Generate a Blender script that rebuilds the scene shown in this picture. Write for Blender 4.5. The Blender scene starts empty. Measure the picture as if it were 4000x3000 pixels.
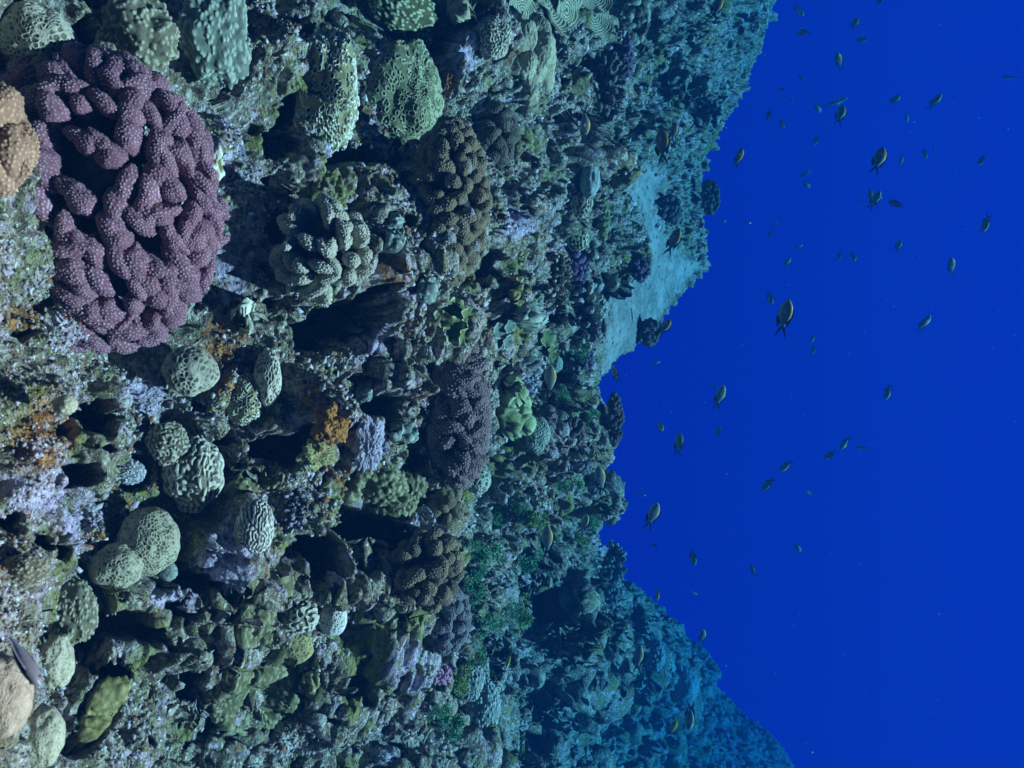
import bpy, math, random
import numpy as np
from mathutils import Vector, Matrix

random.seed(7)
rng = np.random.default_rng(7)
S = bpy.context.scene
COL = S.collection
F32 = np.float32

# ------------------------------------------------------------------ camera
PITCH = math.radians(15)
CF = np.array([0.0, math.cos(PITCH), -math.sin(PITCH)])     # viewing direction
CU = np.array([0.0, math.sin(PITCH), math.cos(PITCH)])      # up; the camera is held on its side, so up is to the right of the picture
CR = np.array([1.0, 0.0, 0.0])
cam_d = bpy.data.cameras.new('camera')
cam_d.lens = 30
cam_d.sensor_width = 36
cam_d.clip_start = 0.02
cam_d.clip_end = 200
cam_d.dof.use_dof = True
cam_d.dof.focus_distance = 1.35
cam_d.dof.aperture_fstop = 20
cam = bpy.data.objects.new('camera', cam_d)
COL.objects.link(cam)
cam.matrix_world = Matrix(((CU[0], -CR[0], -CF[0], 0), (CU[1], -CR[1], -CF[1], 0), (CU[2], -CR[2], -CF[2], 0), (0, 0, 0, 1)))
S.camera = cam

# ------------------------------------------------------------------ water light
w = bpy.data.worlds.new('World')
S.world = w
w.use_nodes = True
nt = w.node_tree
for n in list(nt.nodes):
    nt.nodes.remove(n)
wo = nt.nodes.new('ShaderNodeOutputWorld')
bg = nt.nodes.new('ShaderNodeBackground')
tc = nt.nodes.new('ShaderNodeTexCoord')
sx = nt.nodes.new('ShaderNodeSeparateXYZ')
mr = nt.nodes.new('ShaderNodeMapRange')
cr = nt.nodes.new('ShaderNodeValToRGB')
nt.links.new(tc.outputs['Generated'], sx.inputs[0])
nt.links.new(sx.outputs['Z'], mr.inputs['Value'])
mr.inputs['From Min'].default_value = -1
mr.inputs['From Max'].default_value = 1
nt.links.new(mr.outputs[0], cr.inputs[0])
e = cr.color_ramp.elements
e[0].position = 0.25; e[0].color = (0.0, 0.0006, 0.003, 1)
e[1].position = 1.0; e[1].color = (0.0, 0.008, 0.020, 1)
for pos, c in ((.36, (0, .0024, .036)), (.42, (0, .0030, .0455)), (.52, (0, .0030, .047)), (.66, (0, .0028, .044)), (.80, (0, .002, .012))):
    x = e.new(pos); x.color = (*c, 1)
# background light dimmed behind the camera, added to deepen the reef's shade
my = nt.nodes.new('ShaderNodeMapRange')
my.interpolation_type = 'SMOOTHSTEP'
nt.links.new(sx.outputs['Y'], my.inputs['Value'])
for k_, v_ in (('From Min', -.1), ('From Max', .6), ('To Min', .04), ('To Max', 1.0)):
    my.inputs[k_].default_value = v_
vm = nt.nodes.new('ShaderNodeVectorMath'); vm.operation = 'SCALE'
nt.links.new(cr.outputs[0], vm.inputs[0]); nt.links.new(my.outputs[0], vm.inputs['Scale'])
nt.links.new(vm.outputs[0], bg.inputs['Color'])
bg.inputs['Strength'].default_value = 1.0
nt.links.new(bg.outputs[0], wo.inputs['Surface'])

SUN = 0.92 * CU + 0.27 * CR - 0.02 * CF
SUN = SUN / np.linalg.norm(SUN)
sd = bpy.data.lights.new('sun', 'SUN')
sd.energy = 5.0
sd.angle = math.radians(1.2)
sd.color = (1.0, 0.196, 0.143)
sun = bpy.data.objects.new('sun', sd)
COL.objects.link(sun)
sun.rotation_euler = Vector(SUN).to_track_quat('Z', 'Y').to_euler()
sun.location = (0, 2, 6)

S.view_settings.view_transform = 'Standard'
S.view_settings.look = 'None'
S.view_settings.gamma = 1
S.view_settings.exposure = 3.62
S.cycles.max_bounces = 6
S.cycles.diffuse_bounces = 1
S.cycles.glossy_bounces = 2
S.cycles.volume_bounces = 0
S.cycles.use_denoising = True

# ------------------------------------------------------------------ pixel helper: picture coordinates of the 4000 x 3000 photograph
def P(px, py, d):
    px = np.asarray(px, float); py = np.asarray(py, float); d = np.asarray(d, float)
    xn = (px / 4000 - .5) * 1.2
    yn = (py / 3000 - .5) * 0.9
    return d[..., None] * (CF + xn[..., None] * CU + yn[..., None] * CR)
PXM = 1.2 / 4000      # metres per photograph pixel at one metre

# ------------------------------------------------------------------ noise in numpy
_perm = rng.permutation(256).astype(np.int32)
_perm2 = np.concatenate([_perm, _perm, _perm])
_g = rng.normal(size=(256, 3)); _g /= np.linalg.norm(_g, axis=1)[:, None]
_g = _g.astype(F32)
_rnd = rng.random((256, 3)).astype(F32)

def hash3(i, j, k):
    return _perm2[_perm2[_perm2[i & 255] + (j & 255)] + (k & 255)]

def perlin(p):
    p = np.ascontiguousarray(p, F32)
    fl = np.floor(p).astype(np.int32)
    f = p - fl
    u = f * f * f * (f * (f * 6 - 15) + 10)
    out = 0
    for dx in (0, 1):
        wx = u[:, 0] if dx else 1 - u[:, 0]
        for dy in (0, 1):
            wy = u[:, 1] if dy else 1 - u[:, 1]
            for dz in (0, 1):
                wz = u[:, 2] if dz else 1 - u[:, 2]
                g = _g[hash3(fl[:, 0] + dx, fl[:, 1] + dy, fl[:, 2] + dz)]
                out = out + wx * wy * wz * (g[:, 0] * (f[:, 0] - dx) + g[:, 1] * (f[:, 1] - dy) + g[:, 2] * (f[:, 2] - dz))
    return out

def voronoi(p, full=True):
    p = np.ascontiguousarray(p, F32)
    fl = np.floor(p).astype(np.int32)
    f = p - fl
    n = len(p)
    f1 = np.full(n, 9, F32); f2 = np.full(n, 9, F32); cid = np.zeros(n, np.int32)
    for dx in (-1, 0, 1):
        for dy in (-1, 0, 1):
            for dz in (-1, 0, 1):
                h = hash3(fl[:, 0] + dx, fl[:, 1] + dy, fl[:, 2] + dz)
                r = _rnd[h]
                d = (r[:, 0] + dx - f[:, 0]) ** 2 + (r[:, 1] + dy - f[:, 1]) ** 2 + (r[:, 2] + dz - f[:, 2]) ** 2
                m = d < f1
                f2 = np.where(m, f1, np.minimum(f2, d))
                cid = np.where(m, h, cid)
                f1 = np.where(m, d, f1)
    return np.sqrt(f1), np.sqrt(f2), cid

def smooth(a, b, x):
    t = np.clip((x - a) / (b - a), 0, 1)
    return t * t * (3 - 2 * t)

# ------------------------------------------------------------------ mesh helpers
def mesh_from(name, v, quads=None, tris=None, smooth_shade=True, attrs=None, matidx=None):
    me = bpy.data.meshes.new(name)
    v = np.ascontiguousarray(v, F32)
    me.vertices.add(len(v))
    me.vertices.foreach_set('co', v.ravel())
    loops = []; starts = []; off = 0
    if quads is not None and len(quads):
        q = np.asarray(quads, np.int32)
        loops.append(q.ravel()); starts.append(np.arange(len(q), dtype=np.int32) * 4 + off); off += len(q) * 4
    if tris is not None and len(tris):
        t = np.asarray(tris, np.int32)
        loops.append(t.ravel()); starts.append(np.arange(len(t), dtype=np.int32) * 3 + off); off += len(t) * 3
    loops = np.concatenate(loops); starts = np.concatenate(starts)
    me.loops.add(len(loops)); me.loops.foreach_set('vertex_index', loops)
    me.polygons.add(len(starts)); me.polygons.foreach_set('loop_start', starts)
    if smooth_shade:
        me.polygons.foreach_set('use_smooth', np.ones(len(starts), bool))
    if matidx is not None:
        me.polygons.foreach_set('material_index', np.asarray(matidx, np.int32))
    for k, a in (attrs or {}).items():
        a = np.asarray(a, F32)
        if a.ndim == 1:
            at = me.attributes.new(k, 'FLOAT', 'POINT'); at.data.foreach_set('value', np.ascontiguousarray(a))
        else:
            at = me.attributes.new(k, 'FLOAT_VECTOR', 'POINT'); at.data.foreach_set('vector', np.ascontiguousarray(a).ravel())
    me.update(calc_edges=True)
    me.validate()
    return me

def grid_quads(nu, nv, wrap=False):
    i = np.arange(nu if wrap else nu - 1); j = np.arange(nv - 1)
    I, J = np.meshgrid(i, j, indexing='ij')
    I2 = (I + 1) % nu
    return np.stack([I * nv + J, I2 * nv + J, I2 * nv + J + 1, I * nv + J + 1], -1).reshape(-1, 4)

def put(name, me, mat=None, parent=None, matrix=None):
    o = bpy.data.objects.new(name, me)
    COL.objects.link(o)
    if mat is not None:
        if len(me.materials) == 0:
            me.materials.append(mat)
        else:
            o.material_slots[0].link = 'OBJECT'
            o.material_slots[0].material = mat
    if parent is not None:
        o.parent = parent
    if matrix is not None:
        o.matrix_local = matrix
    return o

def empty(name, matrix):
    o = bpy.data.objects.new(name, None)
    COL.objects.link(o)
    o.matrix_world = matrix
    o.empty_display_size = 0.02
    return o

def tag(o, label, cat, group=None, kind=None):
    o['label'] = label
    if cat: o['category'] = cat
    if group: o['group'] = group
    if kind: o['kind'] = kind
    return o

def frame(origin, axis, xdir=CR, scale=(1, 1, 1)):
    z = np.asarray(axis, float); z = z / np.linalg.norm(z)
    xx = np.asarray(xdir, float); xx = xx - z * (xx @ z); xx = xx / np.linalg.norm(xx)
    y = np.cross(z, xx)
    m = np.eye(4)
    m[:3, 0] = xx * scale[0]; m[:3, 1] = y * scale[1]; m[:3, 2] = z * scale[2]; m[:3, 3] = origin
    return Matrix(m.tolist())

# ------------------------------------------------------------------ materials
def new_mat(name, rough=0.85):
    m = bpy.data.materials.new(name)
    m.use_nodes = True
    b = m.node_tree.nodes['Principled BSDF']
    b.inputs['Roughness'].default_value = rough
    b.inputs['Specular IOR Level'].default_value = 0.15
    return m, m.node_tree, b

def N(nt, kind, **kw):
    n = nt.nodes.new(kind)
    for k, v in kw.items():
        setattr(n, k, v)
    return n

def noise_node(nt, coord, scale, detail=4, rough=.6, dist=0):
    n = N(nt, 'ShaderNodeTexNoise')
    n.inputs['Scale'].default_value = scale
    n.inputs['Detail'].default_value = detail
    n.inputs['Roughness'].default_value = rough
    n.inputs['Distortion'].default_value = dist
    nt.links.new(coord, n.inputs['Vector'])
    return n.outputs['Fac']

def mix(nt, fac, a, b):
    n = N(nt, 'ShaderNodeMix', data_type='RGBA')
    for s, v in ((n.inputs[6], a), (n.inputs[7], b)):
        if isinstance(v, tuple):
            s.default_value = (*v, 1)
        else:
            nt.links.new(v, s)
    if isinstance(fac, (int, float)):
        n.inputs[0].default_value = fac
    else:
        nt.links.new(fac, n.inputs[0])
    return n.outputs[2]

def ramp(nt, val, a, b):
    n = N(nt, 'ShaderNodeMapRange', interpolation_type='SMOOTHSTEP')
    n.inputs['From Min'].default_value = a
    n.inputs['From Max'].default_value = b
    nt.links.new(val, n.inputs['Value'])
    return n.outputs[0]

def attr(nt, name):
    n = N(nt, 'ShaderNodeAttribute', attribute_name=name)
    return n

def bump(nt, b, height, strength, dist):
    n = N(nt, 'ShaderNodeBump')
    n.inputs['Strength'].default_value = strength
    n.inputs['Distance'].default_value = dist
    nt.links.new(height, n.inputs['Height'])
    nt.links.new(n.outputs[0], b.inputs['Normal'])

def world_pos(nt):
    return N(nt, 'ShaderNodeNewGeometry').outputs['Position']

def rock_material():
    m, nt, b = new_mat('encrusted_rock', .9)
    p = world_pos(nt)
    big = noise_node(nt, p, 5, 3, .55, .6)
    mid = noise_node(nt, p, 17, 4, .6, .8)
    mid2 = noise_node(nt, p, 31, 4, .6, 1.0)
    fine = noise_node(nt, p, 95, 4, .7, .4)
    fine2 = noise_node(nt, p, 210, 3, .7)
    c = mix(nt, ramp(nt, mid, .42, .6), (.25, .235, .125), (.50, .45, .36))
    c = mix(nt, ramp(nt, fine, .38, .60), (.17, .125, .08), c)
    c = mix(nt, ramp(nt, mid2, .54, .66), c, (.52, .40, .46))
    c = mix(nt, ramp(nt, fine2, .56, .68), c, (.80, .77, .70))
    brown = noise_node(nt, p, 23, 5, .65, .5)
    c = mix(nt, ramp(nt, brown, .58, .70), c, (.24, .095, .03))
    olive = noise_node(nt, p, 8.3, 5, .65, .8)
    c = mix(nt, ramp(nt, olive, .52, .64), c, (.23, .235, .065))
    for nm_, c1_, c2_ in (('lilac', (.40, .32, .42), (.62, .54, .64)), ('rust', (.20, .075, .02), (.50, .22, .05))):
        at_ = attr(nt, nm_).outputs['Fac']
        mul = N(nt, 'ShaderNodeMath', operation='MULTIPLY')
        nt.links.new(at_, mul.inputs[0]); nt.links.new(ramp(nt, noise_node(nt, p, 38 if nm_ == 'lilac' else 55, 4, .65, .6), .36, .52), mul.inputs[1])
        c = mix(nt, mul.outputs[0], c, mix(nt, ramp(nt, fine, .4, .6), c1_, c2_))
    c = mix(nt, ramp(nt, fine2, .44, .34), c, (.07, .055, .045))
    s = attr(nt, 'sand')
    sandc = mix(nt, ramp(nt, noise_node(nt, p, 14, 5, .65, .5), .35, .65), (.25, .25, .21), (.44, .43, .38))
    sandc = mix(nt, ramp(nt, noise_node(nt, p, 60, 3, .7), .57, .66), sandc, (.10, .10, .08))
    c = mix(nt, s.outputs['Fac'], c, sandc)
    nt.links.new(c, b.inputs['Base Color'])
    add = N(nt, 'ShaderNodeMath', operation='ADD')
    nt.links.new(fine, add.inputs[0]); nt.links.new(fine2, add.inputs[1])
    bump(nt, b, add.outputs[0], .9, .006)
    return m

def coral_material(name, low, high, tint=None, tint_amt=.5, tscale=30, fine=180, bstr=.5):
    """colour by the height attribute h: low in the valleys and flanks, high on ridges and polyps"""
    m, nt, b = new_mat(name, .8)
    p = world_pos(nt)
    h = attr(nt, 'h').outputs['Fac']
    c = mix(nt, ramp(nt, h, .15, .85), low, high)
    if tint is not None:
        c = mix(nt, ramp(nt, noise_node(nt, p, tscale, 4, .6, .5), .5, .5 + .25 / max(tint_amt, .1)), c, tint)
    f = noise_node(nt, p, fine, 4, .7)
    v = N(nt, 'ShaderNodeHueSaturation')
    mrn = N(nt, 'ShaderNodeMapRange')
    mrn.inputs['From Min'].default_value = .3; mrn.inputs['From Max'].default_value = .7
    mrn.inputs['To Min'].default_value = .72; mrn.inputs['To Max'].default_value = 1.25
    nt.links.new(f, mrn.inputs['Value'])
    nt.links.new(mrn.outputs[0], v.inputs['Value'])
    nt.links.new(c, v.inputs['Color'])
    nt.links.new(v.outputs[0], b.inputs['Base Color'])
    bump(nt, b, f, bstr, .003)
    return m

# ------------------------------------------------------------------ the reef slope
CREST = np.array([(-900, 3330), (0, 3085), (360, 2965), (615, 2812), (830, 2800), (1030, 2815), (1157, 2712), (1338, 2568), (1400, 2477), (1500, 2410), (1650, 2395), (1810, 2370),
                  (2115, 2378), (2278, 2477), (2423, 2676), (2604, 2820), (2785, 2929), (2984, 3130), (3900, 3330)], float)
DROWS = [  # picture row, then (picture x, depth in metres)
    (-900, [(-700, .46), (0, .66), (600, .86), (1300, 1.12), (2000, 1.7), (2600, 2.9), (3330, 5.2)]),
    (0,    [(-700, .44), (0, .62), (600, .80), (1300, 1.02), (1900, 1.35), (2300, 2.0), (2700, 3.1), (3085, 4.8)]),
    (600,  [(-700, .42), (0, .58), (600, .76), (1300, 1.00), (1850, 1.26), (2150, 1.75), (2450, 2.7), (2812, 4.4)]),
    (1030, [(-700, .42), (0, .57), (600, .75), (1300, .99), (1850, 1.24), (2050, 1.65), (2330, 2.3), (2500, 2.9), (2815, 4.1)]),
    (1338, [(-700, .42), (0, .57), (600, .75), (1300, .99), (1850, 1.24), (2050, 1.60), (2330, 2.25), (2568, 3.2)]),
    (1500, [(-700, .42), (0, .57), (600, .75), (1300, .99), (1850, 1.24), (2050, 1.65), (2250, 2.1), (2410, 2.9)]),
    (1810, [(-700, .42), (0, .57), (600, .75), (1300, .99), (1800, 1.22), (1950, 1.60), (2150, 2.0), (2370, 2.75)]),
    (2115, [(-700, .42), (0, .57), (600, .76), (1300, 1.00), (1800, 1.24), (1900, 1.75), (2150, 2.3), (2378, 3.1)]),
    (2350, [(-700, .42), (0, .57), (600, .77), (1300, 1.02), (1820, 1.28), (1900, 1.85), (2150, 2.5), (2380, 3.5), (2560, 5.2)]),
    (2604, [(-700, .42), (0, .57), (600, .78), (1300, 1.04), (1800, 1.33), (1900, 1.85), (2150, 2.6), (2400, 3.9), (2820, 7.2)]),
    (3000, [(-700, .42), (0, .57), (600, .80), (1300, 1.08), (1750, 1.40), (1900, 1.85), (2150, 2.7), (2450, 4.3), (3140, 8.6)]),
    (3900, [(-700, .44), (0, .60), (600, .85), (1300, 1.20), (2000, 1.9), (2600, 4.2), (3330, 7.0)]),
]
_smax = 1.0
CREST[:, 1] -= 62
def crest(py):
    py = np.asarray(py, float)
    far_ = np.clip((py - 2150) / 300, 0, 1)
    return np.interp(py, CREST[:, 0], CREST[:, 1]) + far_ * (20 * np.sin(py / 57.0) + 13 * np.sin(py / 23.0 + 1) + 8 * np.sin(py / 9.7))

_SS = np.linspace(-.24, 1, 220)
def _rowprof(row):
    py, pts = row
    kf = .62 if py < 2400 else .74
    pts = np.array(pts, float)
    sx_ = pts[:, 0] / crest(py)
    dd = np.where(pts[:, 1] > 1.3, 1.3 + (pts[:, 1] - 1.3) * kf, pts[:, 1])
    prof = np.interp(_SS, sx_, dd)
    k = np.exp(-np.linspace(-2, 2, 13) ** 2); k /= k.sum()
    pad = np.pad(prof, 6, mode='reflect', reflect_type='odd')
    return np.convolve(pad, k, 'valid')
_PROF = np.array([_rowprof(r) for r in DROWS])
_PY = np.array([r[0] for r in DROWS], float)

def base_depth(s, py):
    """s along the row (0 = left picture edge, 1 = crest)"""
    fi = np.interp(py, _PY, np.arange(len(_PY)))
    i0 = np.clip(np.floor(fi).astype(int), 0, len(_PY) - 2)
    t = fi - i0; t = t * t * (3 - 2 * t) * .5 + t * .5
    fs = np.clip((s - _SS[0]) / (_SS[-1] - _SS[0]) * (len(_SS) - 1), 0, len(_SS) - 1.001)
    j0 = np.floor(fs).astype(int); u = fs - j0
    a = _PROF[i0, j0] * (1 - u) + _PROF[i0, j0 + 1] * u
    b = _PROF[i0 + 1, j0] * (1 - u) + _PROF[i0 + 1, j0 + 1] * u
    return a * (1 - t) + b * t

NS, NV, NH = 1250, 1200, 150
svals = np.linspace(-.2, 1, NS)
pyv = np.linspace(-650, 3650, NV)
SG, PYG = np.meshgrid(svals, pyv, indexing='ij')
PXG = SG * crest(PYG)
DG = base_depth(SG, PYG)
BASE = P(PXG, PYG, DG)
# the slope carries on behind the crest and falls away
last = BASE[-1]
t = np.linspace(0, 1, NH + 1)[1:]
back = last[None] + t[:, None, None] ** 1.3 * 3.2 * np.array([0, 1, 0]) - (t[:, None, None] ** 2 * 1.6 + t[:, None, None] * .5) * np.array([0, 0, 1])
BASE = np.concatenate([BASE, back], 0)
NT = NS + NH
PXA = np.concatenate([PXG, np.repeat(PXG[-1:], NH, 0) + 400], 0)
PYA = np.concatenate([PYG, np.repeat(PYG[-1:], NH, 0)], 0)
DA = np.concatenate([DG, np.repeat(DG[-1:], NH, 0)], 0)

def normals(G):
    a = np.gradient(G, axis=0); b = np.gradient(G, axis=1)
    n = np.cross(a, b)
    n /= np.linalg.norm(n, axis=-1)[..., None] + 1e-12
    return n
NRM = normals(BASE)
if NRM[200, 600] @ CF > 0: NRM = -NRM

# hollows: (px, py, rx, ry, depth in m, angle)
HOLLOWS = [
 (1400, 640, 130, 65, .20, 10), (1180, 430, 60, 110, .16, 0), (1200, 1290, 140, 100, .15, 20), (1080, 1170, 60, 60, .12, 0), (1500, 1360, 50, 60, .12, 0),
 (1120, 1730, 60, 120, .18, 30), (1440, 1610, 45, 70, .14, 0), (1600, 1790, 80, 60, .16, 0), (1440, 2110, 110, 80, .16, 0), (420, 140, 60, 150, .14, -40),
 (200, 1570, 80, 80, .12, 0), (450, 1640, 90, 50, .12, 0), (240, 2170, 40, 70, .10, 0), (400, 1860, 70, 55, .10, 0), (640, 1290, 0, 0, 0, 0), (1820, 1085, 60, 38, .14, 0),
 (2125, 2350, 55, 85, .5, 0), (2095, 2850, 65, 140, .5, 0), (1360, 50, 90, 110, .22, 0), (1650, 170, 130, 45, .14, -20), (2300, 440, 90, 70, .35, 0), (2300, 270, 70, 60, .3, 0),
 (2560, 100, 90, 70, .4, 0), (1010, 920, 55, 90, .12, 0), (1660, 560, 60, 30, .1, 0), (1630, 1500, 40, 70, .12, 0), (880, 330, 60, 50, .08, 30), (760, 210, 50, 40, .07, 0),
 (310, 2430, 50, 60, .08, 0), (760, 2250, 80, 50, .08, 0), (560, 2480, 70, 60, .08, 0), (720, 2380, 60, 50, .08, 0), (480, 2620, 60, 50, .08, 0), (740, 2680, 40, 60, .07, 0),
 (1190, 2140, 90, 50, .12, 0), (1560, 2700, 25, 40, .08, 0), (1420, 2790, 35, 30, .1, 0), (1240, 2600, 30, 30, .06, 0), (2060, 2200, 60, 60, .3, 0), (2330, 900, 50, 80, .25, 0),
 (2330, 1150, 60, 50, .3, 0), (2740, 420, 60, 80, .3, 0), (2660, 320, 60, 50, .35, 0), (2480, 2430, 40, 60, .5, 0), (2420, 2620, 40, 60, .5, 0), (2330, 2650, 30, 60, .4, 0),
 (1650, 2330, 40, 40, .1, 0), (1900, 2460, 40, 60, .3, 0), (1960, 2560, 60, 50, .3, 0), (1770, 2720, 25, 50, .15, 0), (850, 2920, 60, 70, .1, 0), (1330, 2680, 40, 40, .08, 0), (330, 2780, 30, 60, .07, 0),
 (60, 2080, 40, 40, .05, 0), (110, 1680, 40, 30, .05, 0), (2080, 900, 40, 30, .2, 0), (2150, 1240, 40, 30, .2, 0), (2200, 1480, 30, 30, .2, 0), (2180, 1990, 30, 40, .3, 0), (2280, 2560, 30, 50, .4, 0),
 (2500, 520, 60, 40, .3, 0), (2420, 560, 50, 40, .3, 0), (1700, 1700, 0, 0, 0, 0), (950, 1720, 50, 40, .1, 0), (1150, 560, 60, 40, .08, 0), (600, 1650, 50, 40, .1, 0),
]
_hr = random.Random(3)
for _ in range(120):
    _hx, _hy = _hr.uniform(20, 2250), _hr.uniform(20, 2980)
    _k = 1 if _hx < 1850 else 2
    HOLLOWS.append((_hx, _hy, _hr.uniform(10, 32), _hr.uniform(10, 32), _hr.uniform(.04, .08) * _k, _hr.uniform(0, 180)))
# swellings: (px, py, rx, ry, height in m)
SWELLS = [
 (1770, 320, 110, 130, .06), (1790, 120, 90, 120, .06), (1040, 250, 110, 160, .05), (820, 600, 80, 90, .03), (1560, 940, 60, 90, .05), (1420, 1260, 90, 90, .05), (1180, 1600, 90, 120, .07),
 (1440, 1740, 70, 120, .05), (90, 1800, 120, 220, .04), (560, 1530, 130, 90, .05), (1560, 2080, 60, 60, .04), (900, 2150, 120, 160, .03), (1300, 2230, 130, 70, .05), (1500, 640, 60, 60, .05),
 (2440, 990, 40, 60, .05), (2690, 560, 60, 100, .03), (1150, 850, 70, 60, .03), (1480, 1500, 60, 60, .05), (60, 1500, 90, 120, .04), (600, 2300, 120, 90, .03),
 (2230, 1600, 60, 90, .08), (2200, 1750, 80, 80, .08), (2100, 1700, 80, 80, .06), (2280, 1920, 70, 80, .1), (2330, 700, 70, 60, .1), (2240, 560, 60, 60, .08), (1640, 2600, 90, 120, .03), (420, 2520, 60, 60, .03),
 (680, 2560, 70, 70, .03), (540, 2350, 60, 60, .03), (2200, 2420, 60, 70, .12), (2230, 2640, 60, 90, .15), (2350, 2480, 60, 90, .12), (2550, 2600, 80, 100, .12), (2640, 2750, 80, 100, .12),
]
V0 = BASE.reshape(-1, 3)
PXF, PYF, DF = PXA.ravel(), PYA.ravel(), DA.ravel()
wob = perlin(V0 * 9) * 80 + perlin(V0 * 30) * 50 + perlin(V0 * 80) * 22
wob2 = perlin(V0 * 9 + 40) * 80 + perlin(V0 * 30 + 40) * 50 + perlin(V0 * 80 + 40) * 22
push = np.zeros(len(V0)); swell = np.zeros(len(V0))
PXW, PYW = PXF + wob, PYF + wob2
for (hx, hy, rx, ry, dp, ang) in HOLLOWS:
    if rx == 0: continue
    a = math.radians(ang); c_, s_ = math.cos(a), math.sin(a)
    kw = min(2.0, max(.5, rx / 55))
    dx, dy = PXF + wob * kw - hx, PYF + wob2 * kw - hy
    r = np.sqrt(((dx * c_ + dy * s_) / rx) ** 2 + ((-dx * s_ + dy * c_) / ry) ** 2)
    push = np.maximum(push, dp * (1 - smooth(.55, 1.15, r)))
for (hx, hy, rx, ry, hh) in SWELLS:
    r2 = ((PXW - hx) / rx) ** 2 + ((PYW - hy) / ry) ** 2
    swell += hh * np.exp(-r2)

def poly_mask(px, py, poly):
    inside = np.zeros(px.shape, bool)
    n = len(poly)
    for i in range(n):
        x1, y1 = poly[i]; x2, y2 = poly[(i + 1) % n]
        c = ((y1 > py) != (y2 > py)) & (px < (x2 - x1) * (py - y1) / (y2 - y1 + 1e-9) + x1)
        inside ^= c
    return inside
SAND = [(2400, 690), (2490, 640), (2600, 670), (2570, 760), (2580, 900), (2660, 960), (2700, 1010), (2790, 1080), (2700, 1150), (2600, 1290), (2520, 1380), (2420, 1440), (2330, 1480), (2330, 1400), (2360, 1280), (2350, 1170), (2400, 1130), (2520, 1010), (2500, 900), (2450, 780)]
sand = poly_mask(PXF + wob * .8, PYF + wob2 * .8, SAND).astype(float).reshape(NT, NV)
for _ in range(5):
    for ax in (0, 1):
        sand = (np.roll(sand, 3, ax) + sand + np.roll(sand, -3, ax)) / 3
sand = sand.ravel()
sand[NS * NV:] = 0

nf = NRM.reshape(-1, 3)
rock = 1 - .93 * sand
farmul = np.clip(DF / 1.1, .6, 2.2) ** .35
near = np.clip(1.25 / DF, .5, 1.4)
wv = np.stack([perlin(V0 * 14 + 7), perlin(V0 * 14 + 19), perlin(V0 * 14 + 31)], -1) * .025
f1, f2, cid = voronoi((V0 + wv) / .17)
calm = 1 - .72 * np.exp(-(((PXF - 2560) / 300) ** 2 + ((PYF - 1030) / 520) ** 2) ** 2)
calm = calm * (1 - .35 * smooth(1.6, 2.4, DF))
SF = np.concatenate([SG, np.ones((NH, NV))], 0).ravel()
calm = calm * (1 - .6 * smooth(.88, .98, SF))
calm = calm * (1 + .9 * smooth(2330, 2480, PYF) * smooth(2380, 2520, PXF))
low = (perlin(V0 / .42) * .10 + (.30 - f1 * f1) * .09) * farmul * calm
f1, f2, cid = voronoi((V0 + wv) / .072 + 5)
low = low + (.30 - f1 * f1) * .072 * calm * farmul * (.5 + _rnd[cid][:, 0])
VLOW = V0 + nf * ((low + 0) * rock + swell)[:, None]
ray = V0 / np.linalg.norm(V0, axis=1)[:, None]
VLOW = VLOW + ray * (push * (1 - .9 * sand))[:, None] - np.array([0, 0, .25]) * push[:, None]
GLOW = VLOW.reshape(NT, NV, 3)
NLOW = normals(GLOW)
if NLOW[200, 600] @ CF > 0: NLOW = -NLOW
nl = NLOW.reshape(-1, 3)
wv2 = np.stack([perlin(V0 * 45 + 7), perlin(V0 * 45 + 19), perlin(V0 * 45 + 31)], -1) * .012
patch = smooth(-.15, .25, perlin(V0 / .13 + 3))
f1, f2, cid = voronoi((V0 + wv2) / .030 + 11)
hi = (.3 - f1 * f1) * .038 * (.25 + 1.1 * _rnd[cid][:, 1]) * (.45 + .55 * patch)
pit = (_rnd[cid][:, 2] > .58) * (1 - smooth(.15, .48, f1)) * .034
hi = hi - pit
hi_mid = hi * 1.0
f1, f2, cid = voronoi((V0 + wv2 * .5) / .0125 + 21)
hi = hi + ((.3 - f1 * f1) * .017 * (.3 + _rnd[cid][:, 0]) - (_rnd[cid][:, 1] > .68) * (1 - smooth(.15, .5, f1)) * .013) * (.35 + .65 * smooth(-.2, .2, perlin(V0 / .06 + 9)))
f1, f2, cid = voronoi((V0 + wv2 * .3) / .0062 + 31)
hi = hi + (.3 - f1 * f1) * .0075 * (.2 + _rnd[cid][:, 0]) * smooth(-.25, .15, perlin(V0 / .035 + 13))
hi = hi + (np.abs(perlin(V0 / .016)) * .008 + perlin(V0 / .008 + 3) * .004)
hi_mid = hi_mid * np.clip(DF / 1.2, .75, 2.0)
hi = hi * np.clip(DF / 1.2, .75, 2.0)
VT = VLOW + nl * (hi * rock)[:, None] + (nf * (perlin(V0 / .004) * .0012 * rock)[:, None])
GT = VT.reshape(NT, NV, 3)
GMID = (VLOW + nl * (hi_mid * .6 * rock)[:, None]).reshape(NT, NV, 3)

def project(G):
    v = G.reshape(-1, 3)
    d = np.maximum(v @ CF, .05)
    return ((v @ CU) / d / 1.2 + .5) * 4000, ((v @ CR) / d / .9 + .5) * 3000, d
BIN = 16
def depth_map(G):
    px, py, d = project(G)
    bi = ((px + 800) / BIN).astype(int); bj = ((py + 800) / BIN).astype(int)
    nb_i, nb_j = 5600 // BIN, 4600 // BIN
    ok = (bi >= 0) & (bi < nb_i) & (bj >= 0) & (bj < nb_j)
    dm = np.full(nb_i * nb_j, np.inf)
    np.minimum.at(dm, bi[ok] * nb_j + bj[ok], d[ok])
    return dm.reshape(nb_i, nb_j)
DMAP = depth_map(GLOW)
PXP, PYP, DP = [a_.reshape(NT, NV) for a_ in project(GLOW)]

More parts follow.
